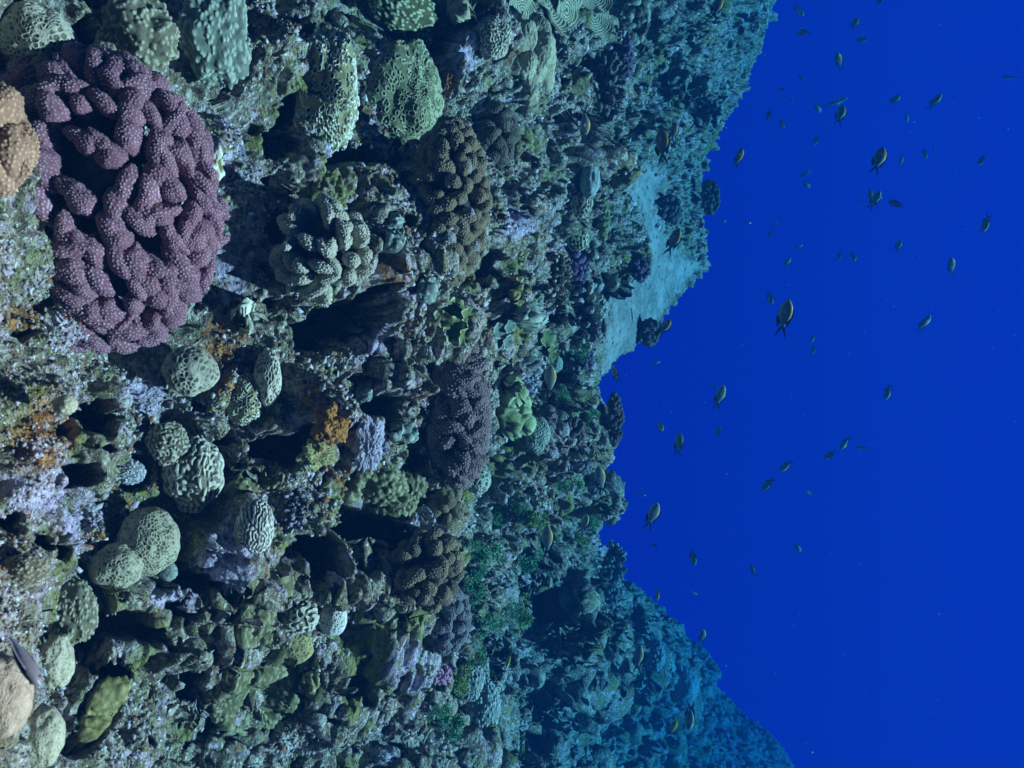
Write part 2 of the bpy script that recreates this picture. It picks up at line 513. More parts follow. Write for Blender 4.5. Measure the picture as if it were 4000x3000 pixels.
def surf(px, py, q=38):
    """point of the reef seen at a picture point, the mean normal there and its depth"""
    i = int((px + 800) / BIN); j = int((py + 800) / BIN)
    for k in (2, 4, 8, 16):
        wdw = DMAP[max(i - k, 0):i + k + 1, max(j - k, 0):j + k + 1]
        wdw = wdw[np.isfinite(wdw)]
        if len(wdw) > 5: break
    d = float(np.percentile(wdw, q))
    near_ = (np.abs(PXP - px) < 60) & (np.abs(PYP - py) < 60) & (np.abs(DP - d) < .3 * d)
    n = NLOW[near_].mean(0) if near_.any() else -CF
    return P(px, py, d), n / (np.linalg.norm(n) + 1e-9), d

DG_ALL = DA
def clear(px, py, rx, ry, d, slack=.0):
    """sink reef that would stand in front of a colony's base"""
    gx, gy, gd = [a_.reshape(NT, NV) for a_ in project(GT)]
    r = np.sqrt(((gx - px) / rx) ** 2 + ((gy - py) / ry) ** 2)
    wgt = 1 - smooth(.75, 1.75, r)
    want = np.maximum(gd, DG_ALL + (d - float(base_depth(px / float(crest(py)), float(py)))) + slack)
    f = 1 + wgt * (want / gd - 1) * (gd < d + 1.0)
    GT[...] = GT * f[..., None]

# ------------------------------------------------------------------ coral builders (unit sized, z is the growth axis)
def fib(n, zmin=-1.0, jitter=.0, seed=0):
    r = np.random.default_rng(seed)
    i = np.arange(n) + .5
    z = 1 - (1 - zmin) * i / n
    ph = i * 2.399963 + r.normal(size=n) * jitter
    z = np.clip(z + r.normal(size=n) * jitter * .12, zmin, 1)
    q = np.sqrt(np.maximum(0, 1 - z * z))
    return np.stack([q * np.cos(ph), q * np.sin(ph), z], -1)

def dome_grid(nu, nv, phimax=1.9):
    u = np.linspace(0, 2 * np.pi, nu, endpoint=False)
    v = np.linspace(0.012, phimax, nv)
    U_, V_ = np.meshgrid(u, v, indexing='ij')
    d = np.stack([np.sin(V_) * np.cos(U_), np.sin(V_) * np.sin(U_), np.cos(V_)], -1).reshape(-1, 3)
    return d, grid_quads(nu, nv, True)[:, ::-1], np.stack([nu, nv])

def cap_pole(q, nu, nv):
    return np.array([[i * nv, ((i + 1) % nu) * nv, ((i + 2) % nu) * nv] for i in range(0)], int).reshape(-1, 3)

def f12(d, pts):
    D = d @ pts.T
    D = np.arccos(np.clip(D, -1, 1)).astype(F32)
    k = np.partition(D, 1, axis=1)[:, :2]
    return k[:, 0], k[:, 1]

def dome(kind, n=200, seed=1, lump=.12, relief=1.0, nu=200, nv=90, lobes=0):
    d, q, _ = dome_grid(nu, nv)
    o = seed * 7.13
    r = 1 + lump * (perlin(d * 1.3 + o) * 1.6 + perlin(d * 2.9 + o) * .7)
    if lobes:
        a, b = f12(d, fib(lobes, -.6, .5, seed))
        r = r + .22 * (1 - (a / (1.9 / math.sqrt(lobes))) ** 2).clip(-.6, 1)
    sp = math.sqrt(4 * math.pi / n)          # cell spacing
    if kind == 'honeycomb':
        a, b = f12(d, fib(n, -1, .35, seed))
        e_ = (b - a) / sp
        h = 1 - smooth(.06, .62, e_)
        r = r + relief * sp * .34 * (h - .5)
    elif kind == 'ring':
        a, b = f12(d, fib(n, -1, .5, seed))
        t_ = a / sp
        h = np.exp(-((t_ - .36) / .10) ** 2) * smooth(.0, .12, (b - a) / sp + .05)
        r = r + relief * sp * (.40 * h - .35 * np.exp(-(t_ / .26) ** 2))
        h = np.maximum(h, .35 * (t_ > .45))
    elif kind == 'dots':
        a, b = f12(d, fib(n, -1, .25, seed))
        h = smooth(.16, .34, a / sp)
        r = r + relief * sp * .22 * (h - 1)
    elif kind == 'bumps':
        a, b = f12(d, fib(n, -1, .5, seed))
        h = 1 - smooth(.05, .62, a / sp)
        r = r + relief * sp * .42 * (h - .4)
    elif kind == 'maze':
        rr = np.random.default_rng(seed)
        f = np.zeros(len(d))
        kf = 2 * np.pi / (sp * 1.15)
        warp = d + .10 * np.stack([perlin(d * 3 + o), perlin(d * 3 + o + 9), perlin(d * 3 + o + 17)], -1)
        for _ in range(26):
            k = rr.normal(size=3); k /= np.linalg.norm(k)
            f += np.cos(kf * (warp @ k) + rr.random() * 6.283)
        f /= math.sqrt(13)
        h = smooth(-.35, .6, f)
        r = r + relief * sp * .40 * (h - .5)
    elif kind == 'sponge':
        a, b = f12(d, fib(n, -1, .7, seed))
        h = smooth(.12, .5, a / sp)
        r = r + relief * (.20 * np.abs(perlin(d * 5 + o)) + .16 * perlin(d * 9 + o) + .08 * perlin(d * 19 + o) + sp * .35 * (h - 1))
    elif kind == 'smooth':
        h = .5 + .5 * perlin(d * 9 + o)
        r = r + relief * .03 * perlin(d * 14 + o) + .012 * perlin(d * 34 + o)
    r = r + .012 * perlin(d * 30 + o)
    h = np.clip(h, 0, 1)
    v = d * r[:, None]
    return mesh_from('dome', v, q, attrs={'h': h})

def branch(seed, wide=1.0, thin=.62, bend=0.0, length=1.0, nb=230, bumpy=.9, club=.22, fork=0.0, nu=60, nv=56):
    """stubby branch along z from 0 to length, about 1.2 wide, with a rounded club end"""
    rr = np.random.default_rng(seed)
    u = np.linspace(0, 2 * np.pi, nu, endpoint=False)
    r1 = .40 + club
    nsh = nv // 3
    zs = np.linspace(0, length - r1 * .85, nsh, endpoint=False)
    rs = .40 + club * smooth(.0, .9, zs / (length - r1 * .85))
    ph = np.linspace(0, np.pi / 2 - .02, nv - nsh)
    zz = np.concatenate([zs, length - r1 * .85 + r1 * .85 * np.sin(ph)])
    rd = np.concatenate([rs, r1 * np.cos(ph) ** .9])
    t = zz / length
    U_, T_ = np.meshgrid(u, t, indexing='ij')
    rad = np.repeat(rd[None], nu, 0)
    x = rad * np.cos(U_) * wide; y = rad * np.sin(U_) * thin
    y = y + bend * (x ** 2) * T_
    z = T_ * length
    z = z + fork * np.abs(x) * smooth(.5, 1, T_)
    v = np.stack([x, y, z], -1).reshape(-1, 3)
    o = seed * 3.7
    v = v + .14 * np.stack([perlin(v * 1.9 + o), perlin(v * 1.9 + o + 5), .5 * perlin(v * 1.9 + o + 11)], -1)
    q = grid_quads(nu, nv, True)
    G = v.reshape(nu, nv, 3)
    Gp = np.concatenate([G[-1:], G, G[:1]], 0)
    nn = np.cross(np.gradient(Gp, axis=0), np.gradient(Gp, axis=1))[1:-1].reshape(-1, 3)
    nn /= np.linalg.norm(nn, axis=1)[:, None] + 1e-9
    area = 3.6 * wide ** .5 * length + 1.2
    dmin = math.sqrt(area / nb) * .80
    cand = v[rr.permutation(len(v))]
    pts = np.zeros((0, 3))
    for c in cand:
        if len(pts) == 0 or ((pts - c) ** 2).sum(1).min() > dmin * dmin:
            pts = np.vstack([pts, c])
    D = np.sqrt(((v[:, None].astype(F32) - pts[None].astype(F32)) ** 2).sum(-1)).min(1) / dmin
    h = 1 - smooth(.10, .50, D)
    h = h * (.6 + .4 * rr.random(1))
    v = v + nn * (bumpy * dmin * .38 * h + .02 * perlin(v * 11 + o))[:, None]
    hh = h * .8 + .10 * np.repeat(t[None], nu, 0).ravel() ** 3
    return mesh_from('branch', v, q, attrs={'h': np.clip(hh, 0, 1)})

CLUBS = [branch(1, 1.0, .8), branch(2, 1.15, .7), branch(3, .95, .85), branch(4, 1.45, .70, .10), branch(5, 1.55, .66, -.14), branch(6, 1.75, .62, .22)]
CLUBS_M = [branch(61, 1.0, .8, nb=100), branch(62, 1.15, .7, nb=110), branch(64, 1.45, .70, .10, nb=130), branch(66, 1.7, .64, .2, nb=150)]
ROUND = [branch(11, .95, .85, nb=130, bumpy=1.0), branch(12, 1.1, .8, nb=130), branch(13, 1.0, .9, nb=140), branch(14, 1.45, .75, .1, nb=150)]
BLADES = [branch(21, 2.1, .55, .35, nb=220), branch(22, 2.4, .5, -.3, nb=240), branch(23, 1.5, .62, .2, nb=170), branch(24, 1.1, .8, nb=130)]
FINGERS = [branch(31, .55, .5, length=1.25, nb=60, bumpy=.35, club=.05), branch(32, .62, .55, length=1.1, nb=60, bumpy=.35, club=.1), branch(33, .7, .5, .1, 1.2, 60, .35, .1)]
KNOBS = [branch(41, .9, .85, nb=40, bumpy=.25, length=.8), branch(42, 1.15, .8, nb=40, bumpy=.25, length=.75), branch(43, 1.0, .75, nb=40, bumpy=.25, length=.85)]
BASE_DOME = dome('bumps', 160, 3, .1, 1, 72, 36)

def colony(name, cat, label, px, py, rx, ry, mats, kit, n, bw, axis=(.45, .12, .8), depth=.75, group=None, seed=0, up=.25, zmin=-.05, sink=.25, long_dir=True, roll=0):
    """branching colony: n branches fan out from a buried base; rx, ry half sizes in photo pixels, bw branch width in pixels"""
    rr = random.Random(seed + 17)
    p, nrm, d = surf(px, py, 18)
    m = d * PXM
    ax = axis[0] * CU + axis[1] * CR - axis[2] * CF
    ax = ax / np.linalg.norm(ax)
    RX, RY = rx * m, ry * m
    rz = min(RX, RY) * depth
    clear(px + .15 * rx, py, rx * 1.25, ry * 1.08, d, .12 * rz)
    p = p - ax * rz * sink
    M = frame(p, ax)
    root = tag(empty(name, M), label, cat, group)
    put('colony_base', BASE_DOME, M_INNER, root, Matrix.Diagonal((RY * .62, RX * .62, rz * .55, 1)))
    wm = bw * m
    dirs = fib(n, zmin, .35, seed)
    dirs = dirs[np.argsort(-dirs[:, 2], kind='stable')]
    rest_v, rest_q, rest_h, off = [], [], [], 0
    for i, dv in enumerate(dirs):
        tip = dv * np.array([RY, RX, rz])
        g = dv / np.array([RY, RX, rz]); g = g / np.linalg.norm(g)
        g = g + np.array([0, -up, .25]) + np.array([rr.gauss(0, .13), rr.gauss(0, .13), 0])
        g = g / np.linalg.norm(g)
        ln = wm * rr.uniform(1.25, 1.7)
        k = wm * rr.uniform(.82, 1.18)
        base = tip - g * ln * rr.uniform(.92, 1.06)
        tw = np.array([math.cos(roll + rr.gauss(0, .55)), math.sin(roll + rr.gauss(0, .55)), .1]) if long_dir else np.array([rr.gauss(0, 1), rr.gauss(0, 1), rr.gauss(0, 1)])
        B = frame(base, g, tw, (k, k, ln))
        me, mm = rr.choice(kit), mats[rr.randrange(max(1, len(mats) - 1))]
        if i < 100:
            put('branch', me, mm, root, B)
        else:                                   # more than a hundred: the outermost, least visible ones together
            co = np.empty(len(me.vertices) * 3, F32); me.vertices.foreach_get('co', co)
            hh = np.empty(len(me.vertices), F32); me.attributes['h'].data.foreach_get('value', hh)
            lv = np.empty(len(me.loops), np.int32); me.loops.foreach_get('vertex_index', lv)
            M_ = np.array(B)
            rest_v.append(co.reshape(-1, 3) @ M_[:3, :3].T + M_[:3, 3]); rest_h.append(hh); rest_q.append(lv.reshape(-1, 4) + off); off += len(hh)
    if rest_v:
        o = put('branch_fringe', mesh_from('branch_fringe', np.concatenate(rest_v), np.concatenate(rest_q), attrs={'h': np.concatenate(rest_h)}), mats[0], root)
        o['kind'] = 'stuff'
    return root

def mound(name, cat, label, px, py, rx, ry, mat, me, axis=(.6, .15, .7), depth=.85, sink=.35, group=None, spin=0, parts=()):
    p, nrm, d = surf(px, py, 18)
    m = d * PXM
    ax = axis[0] * CU + axis[1] * CR - axis[2] * CF
    ax = ax / np.linalg.norm(ax)
    rz = math.sqrt(rx * ry) * m * depth
    clear(px + .1 * rx, py, rx * 1.05, ry * 1.0, d, .22 * rz)
    M = frame(p - ax * rz * sink, ax, CR * math.cos(spin) + CU * math.sin(spin))
    root = tag(empty(name, M), label, cat, group)
    put('colony', me, mat, root, Matrix.Diagonal((ry * m, rx * m, rz, 1)))
    for (ox, oy, ex, ey, me2) in parts:
        q, _, d2 = surf(px + ox, py + oy)
        l = M.inverted() @ Vector(q - ax * ex * m * .3)
        put('lobe', me2, mat, root, Matrix.Translation(l) @ Matrix.Diagonal((ey * m, ex * m, math.sqrt(ex * ey) * m * depth, 1)))
    return root

def crust(name, cat, label, px, py, rx, ry, mat, kind='bumps', cell=.012, thick=.012, rough=.3, relief=1.0, ang=0, seed=0, group=None):
    """sheet that grows over the reef and follows its shape; tucks under at the edge"""
    box = (np.abs(PXP - px) < rx * 1.7 + 8) & (np.abs(PYP - py) < ry * 1.7 + 8)
    _, _, ds = surf(px, py)
    box &= np.abs(DP - ds) < .20 * ds
    ii_, jj_ = np.where(box)
    if len(ii_) < 12: return None
    i0, i1, j0, j1 = max(ii_.min() - 2, 0), min(ii_.max() + 2, NS - 1), max(jj_.min() - 2, 0), min(jj_.max() + 2, NV - 1)
    g = GMID[i0:i1 + 1, j0:j1 + 1].copy(); nn = NLOW[i0:i1 + 1, j0:j1 + 1]
    sh = g.shape[:2]
    v = g.reshape(-1, 3); nv_ = nn.reshape(-1, 3)
    a = math.radians(ang); c_, s_ = math.cos(a), math.sin(a)
    dx = PXP[i0:i1 + 1, j0:j1 + 1].ravel() - px; dy = PYP[i0:i1 + 1, j0:j1 + 1].ravel() - py
    rad = np.sqrt(((dx * c_ + dy * s_) / rx) ** 2 + ((-dx * s_ + dy * c_) / ry) ** 2)
    
    o = seed * 5.3 + 1
    d0 = ds
    rad = rad + rough * (perlin(v / (.06 * d0) + o) * 1.0 + perlin(v / (.025 * d0) + o) * .7)
    ddp = DP[i0:i1 + 1, j0:j1 + 1].ravel()
    rad = np.maximum(rad, smooth(.07, .14, np.abs(ddp - ds) / ds) * 1.5)
    ix, jx = np.meshgrid(np.arange(sh[0]), np.arange(sh[1]), indexing='ij')
    bd = np.minimum(np.minimum(ix, sh[0] - 1 - ix), np.minimum(jx, sh[1] - 1 - jx)).ravel()
    rad = np.maximum(rad, 1.4 - bd * .06)
    body = 1 - smooth(.72, 1.0, rad)
    if kind == 'bumps':
        f1, f2, cid = voronoi(v / cell + o)
        h = (1 - smooth(.1, .82, f1)) * (.6 + .4 * _rnd[cid][:, 0])
        disp = cell * .85 * (h - .3) + cell * .16 * perlin(v / (cell * .35) + o)
    elif kind == 'honeycomb':
        f1, f2, cid = voronoi(v / cell + o)
        h = 1 - smooth(.03, .35, f2 - f1)
        disp = cell * .35 * (h - .5)
    elif kind == 'smooth':
        h = .5 + .5 * perlin(v / cell + o)
        disp = cell * .25 * h
    elif kind == 'sponge':
        f1, f2, cid = voronoi(v / cell + o)
        h = smooth(.15, .5, f1)
        disp = cell * .45 * perlin(v / (cell * .55) + o) + cell * .25 * (h - .5)
        thick = .004
    elif kind == 'frill':
        f1, f2, cid = voronoi((v + .4 * cell * np.stack([perlin(v / cell + 1), perlin(v / cell + 5), perlin(v / cell + 9)], -1)) / cell + o)
        h = 1 - smooth(.02, .22, f2 - f1)
        h = h * (.45 + .55 * smooth(-.2, .3, perlin(v / cell / 1.7 + o)))
        disp = cell * .85 * h
    lumps = thick * (.7 + .8 * perlin(v / (.05 * d0) + o))
    out = (lumps + disp * relief) * body - .02 * (1 - body)
    v2 = v + nv_ * out[:, None]
    bw_ = body.reshape(sh)[..., None] ** .5
    GT[i0:i1 + 1, j0:j1 + 1] = GT[i0:i1 + 1, j0:j1 + 1] * (1 - bw_) + (g - nn * .012) * bw_
    q = grid_quads(*sh)
    keep = (rad[q] < 1.02).all(1)
    q = q[keep]
    if len(q) < 8: return None
    dg = np.linalg.norm(v2[q[:, 0]] - v2[q[:, 2]], axis=1) + np.linalg.norm(v2[q[:, 1]] - v2[q[:, 3]], axis=1)
    q = q[dg < 3.2 * np.median(dg)]
    lab = np.arange(len(v2))                       # keep the largest connected piece
    for _ in range(400):
        mn = lab[q].min(1); l2 = lab.copy()
        for k_ in range(4): np.minimum.at(l2, q[:, k_], mn)
        if (l2 == lab).all(): break
        lab = l2[l2]
    ids, cnt = np.unique(lab[q[:, 0]], return_counts=True)
    q = q[lab[q[:, 0]] == ids[cnt.argmax()]]
    used = np.unique(q); mp = np.full(len(v2), -1); mp[used] = np.arange(len(used))
    if len(used) < 12: return None
    c = v2[used].mean(0)
    me = mesh_from(name, v2[used] - c, mp[q], attrs={'h': np.clip(h, 0, 1)[used]})
    ob = put(name, me, mat)
    ob.location = c
    return tag(ob, label, cat, group)

def plate_mesh(seed, ruffle=.12, rings=26, seg=70, arc=2 * math.pi, cup=.25, ridges=0):
    rr = np.random.default_rng(seed)
    th = np.linspace(0, arc, seg, endpoint=False); ra = np.linspace(.05, 1, rings)
    T_, R_ = np.meshgrid(th, ra, indexing='ij')
    ph = rr.random(4) * 6.28
    rim = 1 + .14 * np.sin(2 * T_ + ph[0]) + .09 * np.sin(3 * T_ + ph[1]) + .05 * np.sin(7 * T_ + ph[2])
    z = cup * R_ ** 2 + ruffle * R_ ** 2.2 * (np.sin(5 * T_ + ph[2]) + .7 * np.sin(8 * T_ + ph[3])) * .7
    x = R_ * rim * np.cos(T_); y = R_ * rim * np.sin(T_)
    top = np.stack([x, y, z], -1).reshape(-1, 3)
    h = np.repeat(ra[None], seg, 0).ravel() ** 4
    if ridges:
        w_ = .5 + .5 * np.sin(ridges * 6.283 * (R_ * rim).ravel() + 2.2 * perlin(top * 3.2 + seed) * 3)
        top[:, 2] += .018 * w_ * np.clip(R_.ravel() * 4, 0, 1)
        h = w_ * .8
    top[:, 2] += .02 * perlin(top * 9 + seed)
    thk = .055
    bot = top - np.array([0, 0, thk])
    q = grid_quads(seg, rings, True)
    n = len(top)
    i = np.arange(seg); a = i * rings + rings - 1; b = ((i + 1) % seg) * rings + rings - 1
    side = np.stack([a, b, b + n, a + n], -1)
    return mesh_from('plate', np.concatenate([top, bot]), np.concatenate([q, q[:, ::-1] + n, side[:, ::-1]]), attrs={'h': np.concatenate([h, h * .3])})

PLATES = [plate_mesh(1), plate_mesh(2, .16), plate_mesh(3, .2, cup=.4)]
LEAVES = [plate_mesh(4, .10, 60, 90, cup=.15, ridges=9), plate_mesh(5, .12, 60, 90, cup=.2, ridges=8)]

def plates(name, cat, label, px, py, spots, mat, kit, group=None, seed=0, tilt=.35):
    rr = random.Random(seed)
    p, nrm, d = surf(px, py)
    root = tag(empty(name, frame(p, nrm)), label, cat, group)
    inv = root.matrix_world.inverted()
    for (ox, oy, r, ax, ay, cz) in spots:
        q, _, d2 = surf(px + ox, py + oy)
        m = d2 * PXM
        a = ax * CU + ay * CR - cz * CF
        q = q - CF * r * m * .3
        M = frame(q, a / np.linalg.norm(a), CR * math.cos(rr.random() * 6) + CU * math.sin(rr.random() * 6), (r * m,) * 3)
        put('plate', rr.choice(kit), mat, root, inv @ M)
    return root

def tuft_mesh(seed, n=520):
    rr = np.random.default_rng(seed)
    d = rr.normal(size=(n, 3)); d[:, 2] = np.abs(d[:, 2]); d /= np.linalg.norm(d, axis=1)[:, None]
    lobes = rr.normal(size=(7, 3)) * .45; lobes[:, 2] = np.abs(lobes[:, 2]) * .6
    c = lobes[rr.integers(0, 7, n)] + d * rr.uniform(.22, .5, (n, 1))
    V, Q, H = [], [], []
    a = np.cross(d, rr.normal(size=(n, 3))); a /= np.linalg.norm(a, axis=1)[:, None] + 1e-9
    L = rr.uniform(.12, .26, (n, 1)); W = rr.uniform(.035, .07, (n, 1))
    d2 = d + rr.normal(size=(n, 3)) * .5; d2 /= np.linalg.norm(d2, axis=1)[:, None]
    b = np.cross(d2, a)
    ring = []
    for (tt, ww) in ((0, .5), (.5, 1.0), (1, .35)):
        ring.append(np.stack([c + d2 * L * tt + a * W * ww, c + d2 * L * tt + b * W * .35 * ww, c + d2 * L * tt - a * W * ww], 1))
    v = np.concatenate(ring, 1)     # n, 9
    base = np.arange(n)[:, None, None] * 9
    f = []
    for k in (0, 1):
        for (i, j) in ((0, 1), (1, 2), (2, 0)):
            f.append((k * 3 + i, k * 3 + j, k * 3 + 3 + j, k * 3 + 3 + i))
    f = np.array(f)[None] + base
    hh = np.repeat(np.tile([.2, .6, 1.0], n).reshape(n, 3), 3, 1).ravel() * np.repeat(rr.uniform(.6, 1, n), 9)
    # core so that the tuft is not see-through
    return mesh_from('algae_tuft', v.reshape(-1, 3), f.reshape(-1, 4), attrs={'h': hh})
TUFTS = [tuft_mesh(k) for k in (1, 2, 3)]

# ------------------------------------------------------------------ coral colours
M_PURPLE = coral_material('purple_coral', (.20, .085, .10), (.54, .38, .45), (.24, .11, .11), .5)
M_PURPLE2 = coral_material('mauve_coral', (.24, .10, .115), (.58, .42, .48))
M_PEACH = coral_material('peach_coral', (.34, .19, .11), (.66, .44, .27))
M_GREYGREEN = coral_material('grey_green_coral', (.38, .345, .24), (.76, .72, .60))
M_PALETIP = coral_material('pale_coral', (.24, .23, .22), (.66, .64, .66))
M_BROWN = coral_material('brown_coral', (.16, .122, .066), (.46, .39, .26))
M_BROWN2 = coral_material('dark_brown_coral', (.10, .078, .05), (.34, .29, .21))
M_UMBER = coral_material('purple_brown_coral', (.14, .095, .09), (.40, .31, .29))
M_GREYBLUE = coral_material('grey_coral', (.13, .125, .13), (.46, .44, .46))
M_VIOLET = coral_material('violet_coral', (.13, .075, .15), (.38, .25, .40))
M_PINK = coral_material('pink_coral', (.50, .22, .34), (.75, .48, .60))
M_DARK = coral_material('dark_coral', (.07, .065, .06), (.24, .23, .22))
M_TAN = coral_material('tan_brain_coral', (.15, .125, .075), (.50, .44, .31), (.20, .18, .09), .5, 24)
M_TAN2 = coral_material('pale_brain_coral', (.20, .18, .115), (.60, .55, .41), (.22, .20, .11), .45, 24)
M_FAWN = coral_material('fawn_brain_coral', (.17, .145, .085), (.43, .38, .25), (.20, .15, .09), .5, 22)
M_WHITE = coral_material('white_dotted_coral', (.20, .175, .12), (.70, .66, .56))
M_YELLOW = coral_material('yellow_green_coral', (.17, .15, .03), (.74, .70, .52))
M_OLIVERING = coral_material('olive_coral', (.10, .095, .03), (.46, .46, .27))
M_OLIVE = coral_material('olive_crust', (.13, .12, .05), (.37, .345, .19))
M_MUSTARD = coral_material('mustard_crust', (.24, .20, .06), (.46, .40, .17), (.5, .46, .3))
M_LEAF = coral_material('olive_leaf_coral', (.22, .19, .06), (.37, .32, .12), (.42, .38, .24), .5)
M_CREAM = coral_material('cream_coral', (.36, .31, .18), (.56, .48, .31), (.24, .20, .10), .7)
M_PEACHSMOOTH = coral_material('peach_smooth_coral', (.44, .32, .20), (.54, .41, .28))
M_ORANGE = coral_material('orange_sponge', (.24, .09, .02), (.46, .21, .05), (.25, .12, .06))
M_LILAC = coral_material('lilac_algae', (.26, .22, .27), (.46, .40, .46), (.34, .20, .26), .3)
M_MINT = coral_material('mint_coral', (.15, .19, .15), (.40, .46, .37))
M_LIME = coral_material('lime_frilled_coral', (.14, .17, .06), (.44, .49, .25))
M_BLUEGREEN = coral_material('blue_green_coral', (.17, .20, .14), (.40, .44, .33))
M_PALEBLUE = coral_material('pale_lobed_coral', (.18, .23, .20), (.42, .48, .44))
M_TEAL = coral_material('green_algae', (.06, .22, .09), (.20, .50, .22))
M_ALGAEY = coral_material('yellow_green_algae', (.14, .26, .05), (.36, .50, .14))
M_RIDGE = coral_material('ridged_leaf_coral', (.20, .17, .09), (.62, .55, .36))

# ------------------------------------------------------------------ branching colonies
M_INNER = coral_material('shaded_inner_coral', (.05, .045, .04), (.10, .09, .08))  # dead inner coral, darkened to paint in the shade between branches
BR = 'branching coral'
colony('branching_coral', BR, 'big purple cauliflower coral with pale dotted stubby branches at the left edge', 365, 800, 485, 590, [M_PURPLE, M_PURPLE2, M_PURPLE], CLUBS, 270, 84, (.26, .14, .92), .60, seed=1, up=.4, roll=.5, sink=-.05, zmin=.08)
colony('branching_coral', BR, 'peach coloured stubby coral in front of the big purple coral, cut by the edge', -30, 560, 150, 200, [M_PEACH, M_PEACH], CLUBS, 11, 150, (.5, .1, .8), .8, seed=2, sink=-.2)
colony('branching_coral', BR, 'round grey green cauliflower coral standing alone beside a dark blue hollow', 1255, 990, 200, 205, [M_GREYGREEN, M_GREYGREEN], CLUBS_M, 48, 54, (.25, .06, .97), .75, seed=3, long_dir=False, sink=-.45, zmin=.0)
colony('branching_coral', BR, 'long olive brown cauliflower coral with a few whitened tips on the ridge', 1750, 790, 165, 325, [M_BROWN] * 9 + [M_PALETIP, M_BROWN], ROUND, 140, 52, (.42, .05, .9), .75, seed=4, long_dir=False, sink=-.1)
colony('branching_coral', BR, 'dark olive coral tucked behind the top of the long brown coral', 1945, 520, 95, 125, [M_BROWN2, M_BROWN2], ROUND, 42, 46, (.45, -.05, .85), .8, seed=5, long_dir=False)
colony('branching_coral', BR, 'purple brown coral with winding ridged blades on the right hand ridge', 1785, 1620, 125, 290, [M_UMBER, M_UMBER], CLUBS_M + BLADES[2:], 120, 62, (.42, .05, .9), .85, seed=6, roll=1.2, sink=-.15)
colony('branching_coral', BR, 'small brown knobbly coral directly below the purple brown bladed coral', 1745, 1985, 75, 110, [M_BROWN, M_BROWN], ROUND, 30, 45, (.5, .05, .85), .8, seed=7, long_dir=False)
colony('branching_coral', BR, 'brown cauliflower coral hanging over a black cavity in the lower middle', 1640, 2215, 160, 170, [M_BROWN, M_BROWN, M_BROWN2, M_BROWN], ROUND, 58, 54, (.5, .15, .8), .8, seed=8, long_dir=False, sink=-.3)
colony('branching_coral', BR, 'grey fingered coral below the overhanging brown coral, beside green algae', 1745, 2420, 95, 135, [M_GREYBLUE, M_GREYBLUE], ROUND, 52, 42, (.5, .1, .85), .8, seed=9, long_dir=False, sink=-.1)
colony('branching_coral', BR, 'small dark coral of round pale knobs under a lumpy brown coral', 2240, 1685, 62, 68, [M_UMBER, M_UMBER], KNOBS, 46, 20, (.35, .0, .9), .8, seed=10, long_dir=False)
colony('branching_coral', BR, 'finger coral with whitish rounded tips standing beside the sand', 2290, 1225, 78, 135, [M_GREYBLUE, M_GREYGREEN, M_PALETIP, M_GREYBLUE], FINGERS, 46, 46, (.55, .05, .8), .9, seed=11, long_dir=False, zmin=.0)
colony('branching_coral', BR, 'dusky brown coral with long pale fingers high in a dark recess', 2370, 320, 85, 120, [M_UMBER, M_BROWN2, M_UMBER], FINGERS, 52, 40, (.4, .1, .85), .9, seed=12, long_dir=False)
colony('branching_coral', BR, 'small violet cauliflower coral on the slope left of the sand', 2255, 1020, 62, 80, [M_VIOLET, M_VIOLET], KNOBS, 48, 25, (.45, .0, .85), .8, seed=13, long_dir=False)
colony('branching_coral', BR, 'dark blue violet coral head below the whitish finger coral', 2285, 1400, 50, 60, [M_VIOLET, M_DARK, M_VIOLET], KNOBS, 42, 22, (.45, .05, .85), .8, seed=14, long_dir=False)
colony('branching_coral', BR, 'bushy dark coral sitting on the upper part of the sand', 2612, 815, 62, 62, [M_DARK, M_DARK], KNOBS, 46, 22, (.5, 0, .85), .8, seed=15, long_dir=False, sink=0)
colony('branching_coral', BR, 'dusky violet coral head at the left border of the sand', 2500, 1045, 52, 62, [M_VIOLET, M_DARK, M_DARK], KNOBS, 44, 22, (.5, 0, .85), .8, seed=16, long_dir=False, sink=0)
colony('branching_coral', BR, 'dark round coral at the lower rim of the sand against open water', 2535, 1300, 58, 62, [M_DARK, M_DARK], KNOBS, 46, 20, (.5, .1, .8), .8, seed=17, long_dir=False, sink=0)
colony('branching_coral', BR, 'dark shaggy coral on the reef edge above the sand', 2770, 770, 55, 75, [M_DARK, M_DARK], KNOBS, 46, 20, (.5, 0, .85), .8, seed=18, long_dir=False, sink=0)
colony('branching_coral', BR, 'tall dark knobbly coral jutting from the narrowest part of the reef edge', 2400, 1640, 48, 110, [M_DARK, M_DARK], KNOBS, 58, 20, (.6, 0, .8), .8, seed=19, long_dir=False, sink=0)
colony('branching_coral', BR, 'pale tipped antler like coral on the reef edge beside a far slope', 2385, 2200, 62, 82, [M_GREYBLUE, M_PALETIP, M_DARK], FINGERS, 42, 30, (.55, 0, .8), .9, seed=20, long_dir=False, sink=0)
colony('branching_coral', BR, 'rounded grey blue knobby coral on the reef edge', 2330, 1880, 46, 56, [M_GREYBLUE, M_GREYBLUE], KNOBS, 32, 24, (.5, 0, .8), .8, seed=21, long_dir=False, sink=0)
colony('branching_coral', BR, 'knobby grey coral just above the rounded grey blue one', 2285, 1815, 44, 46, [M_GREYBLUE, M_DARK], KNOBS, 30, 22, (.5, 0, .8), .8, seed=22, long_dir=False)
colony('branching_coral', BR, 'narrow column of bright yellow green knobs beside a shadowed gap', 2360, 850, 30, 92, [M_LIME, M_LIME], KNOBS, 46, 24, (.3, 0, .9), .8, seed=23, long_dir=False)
colony('branching_coral', BR, 'small violet coral near the dark recess at the top', 2455, 215, 34, 90, [M_VIOLET, M_VIOLET], KNOBS, 40, 20, (.5, 0, .8), .8, seed=24, long_dir=False)
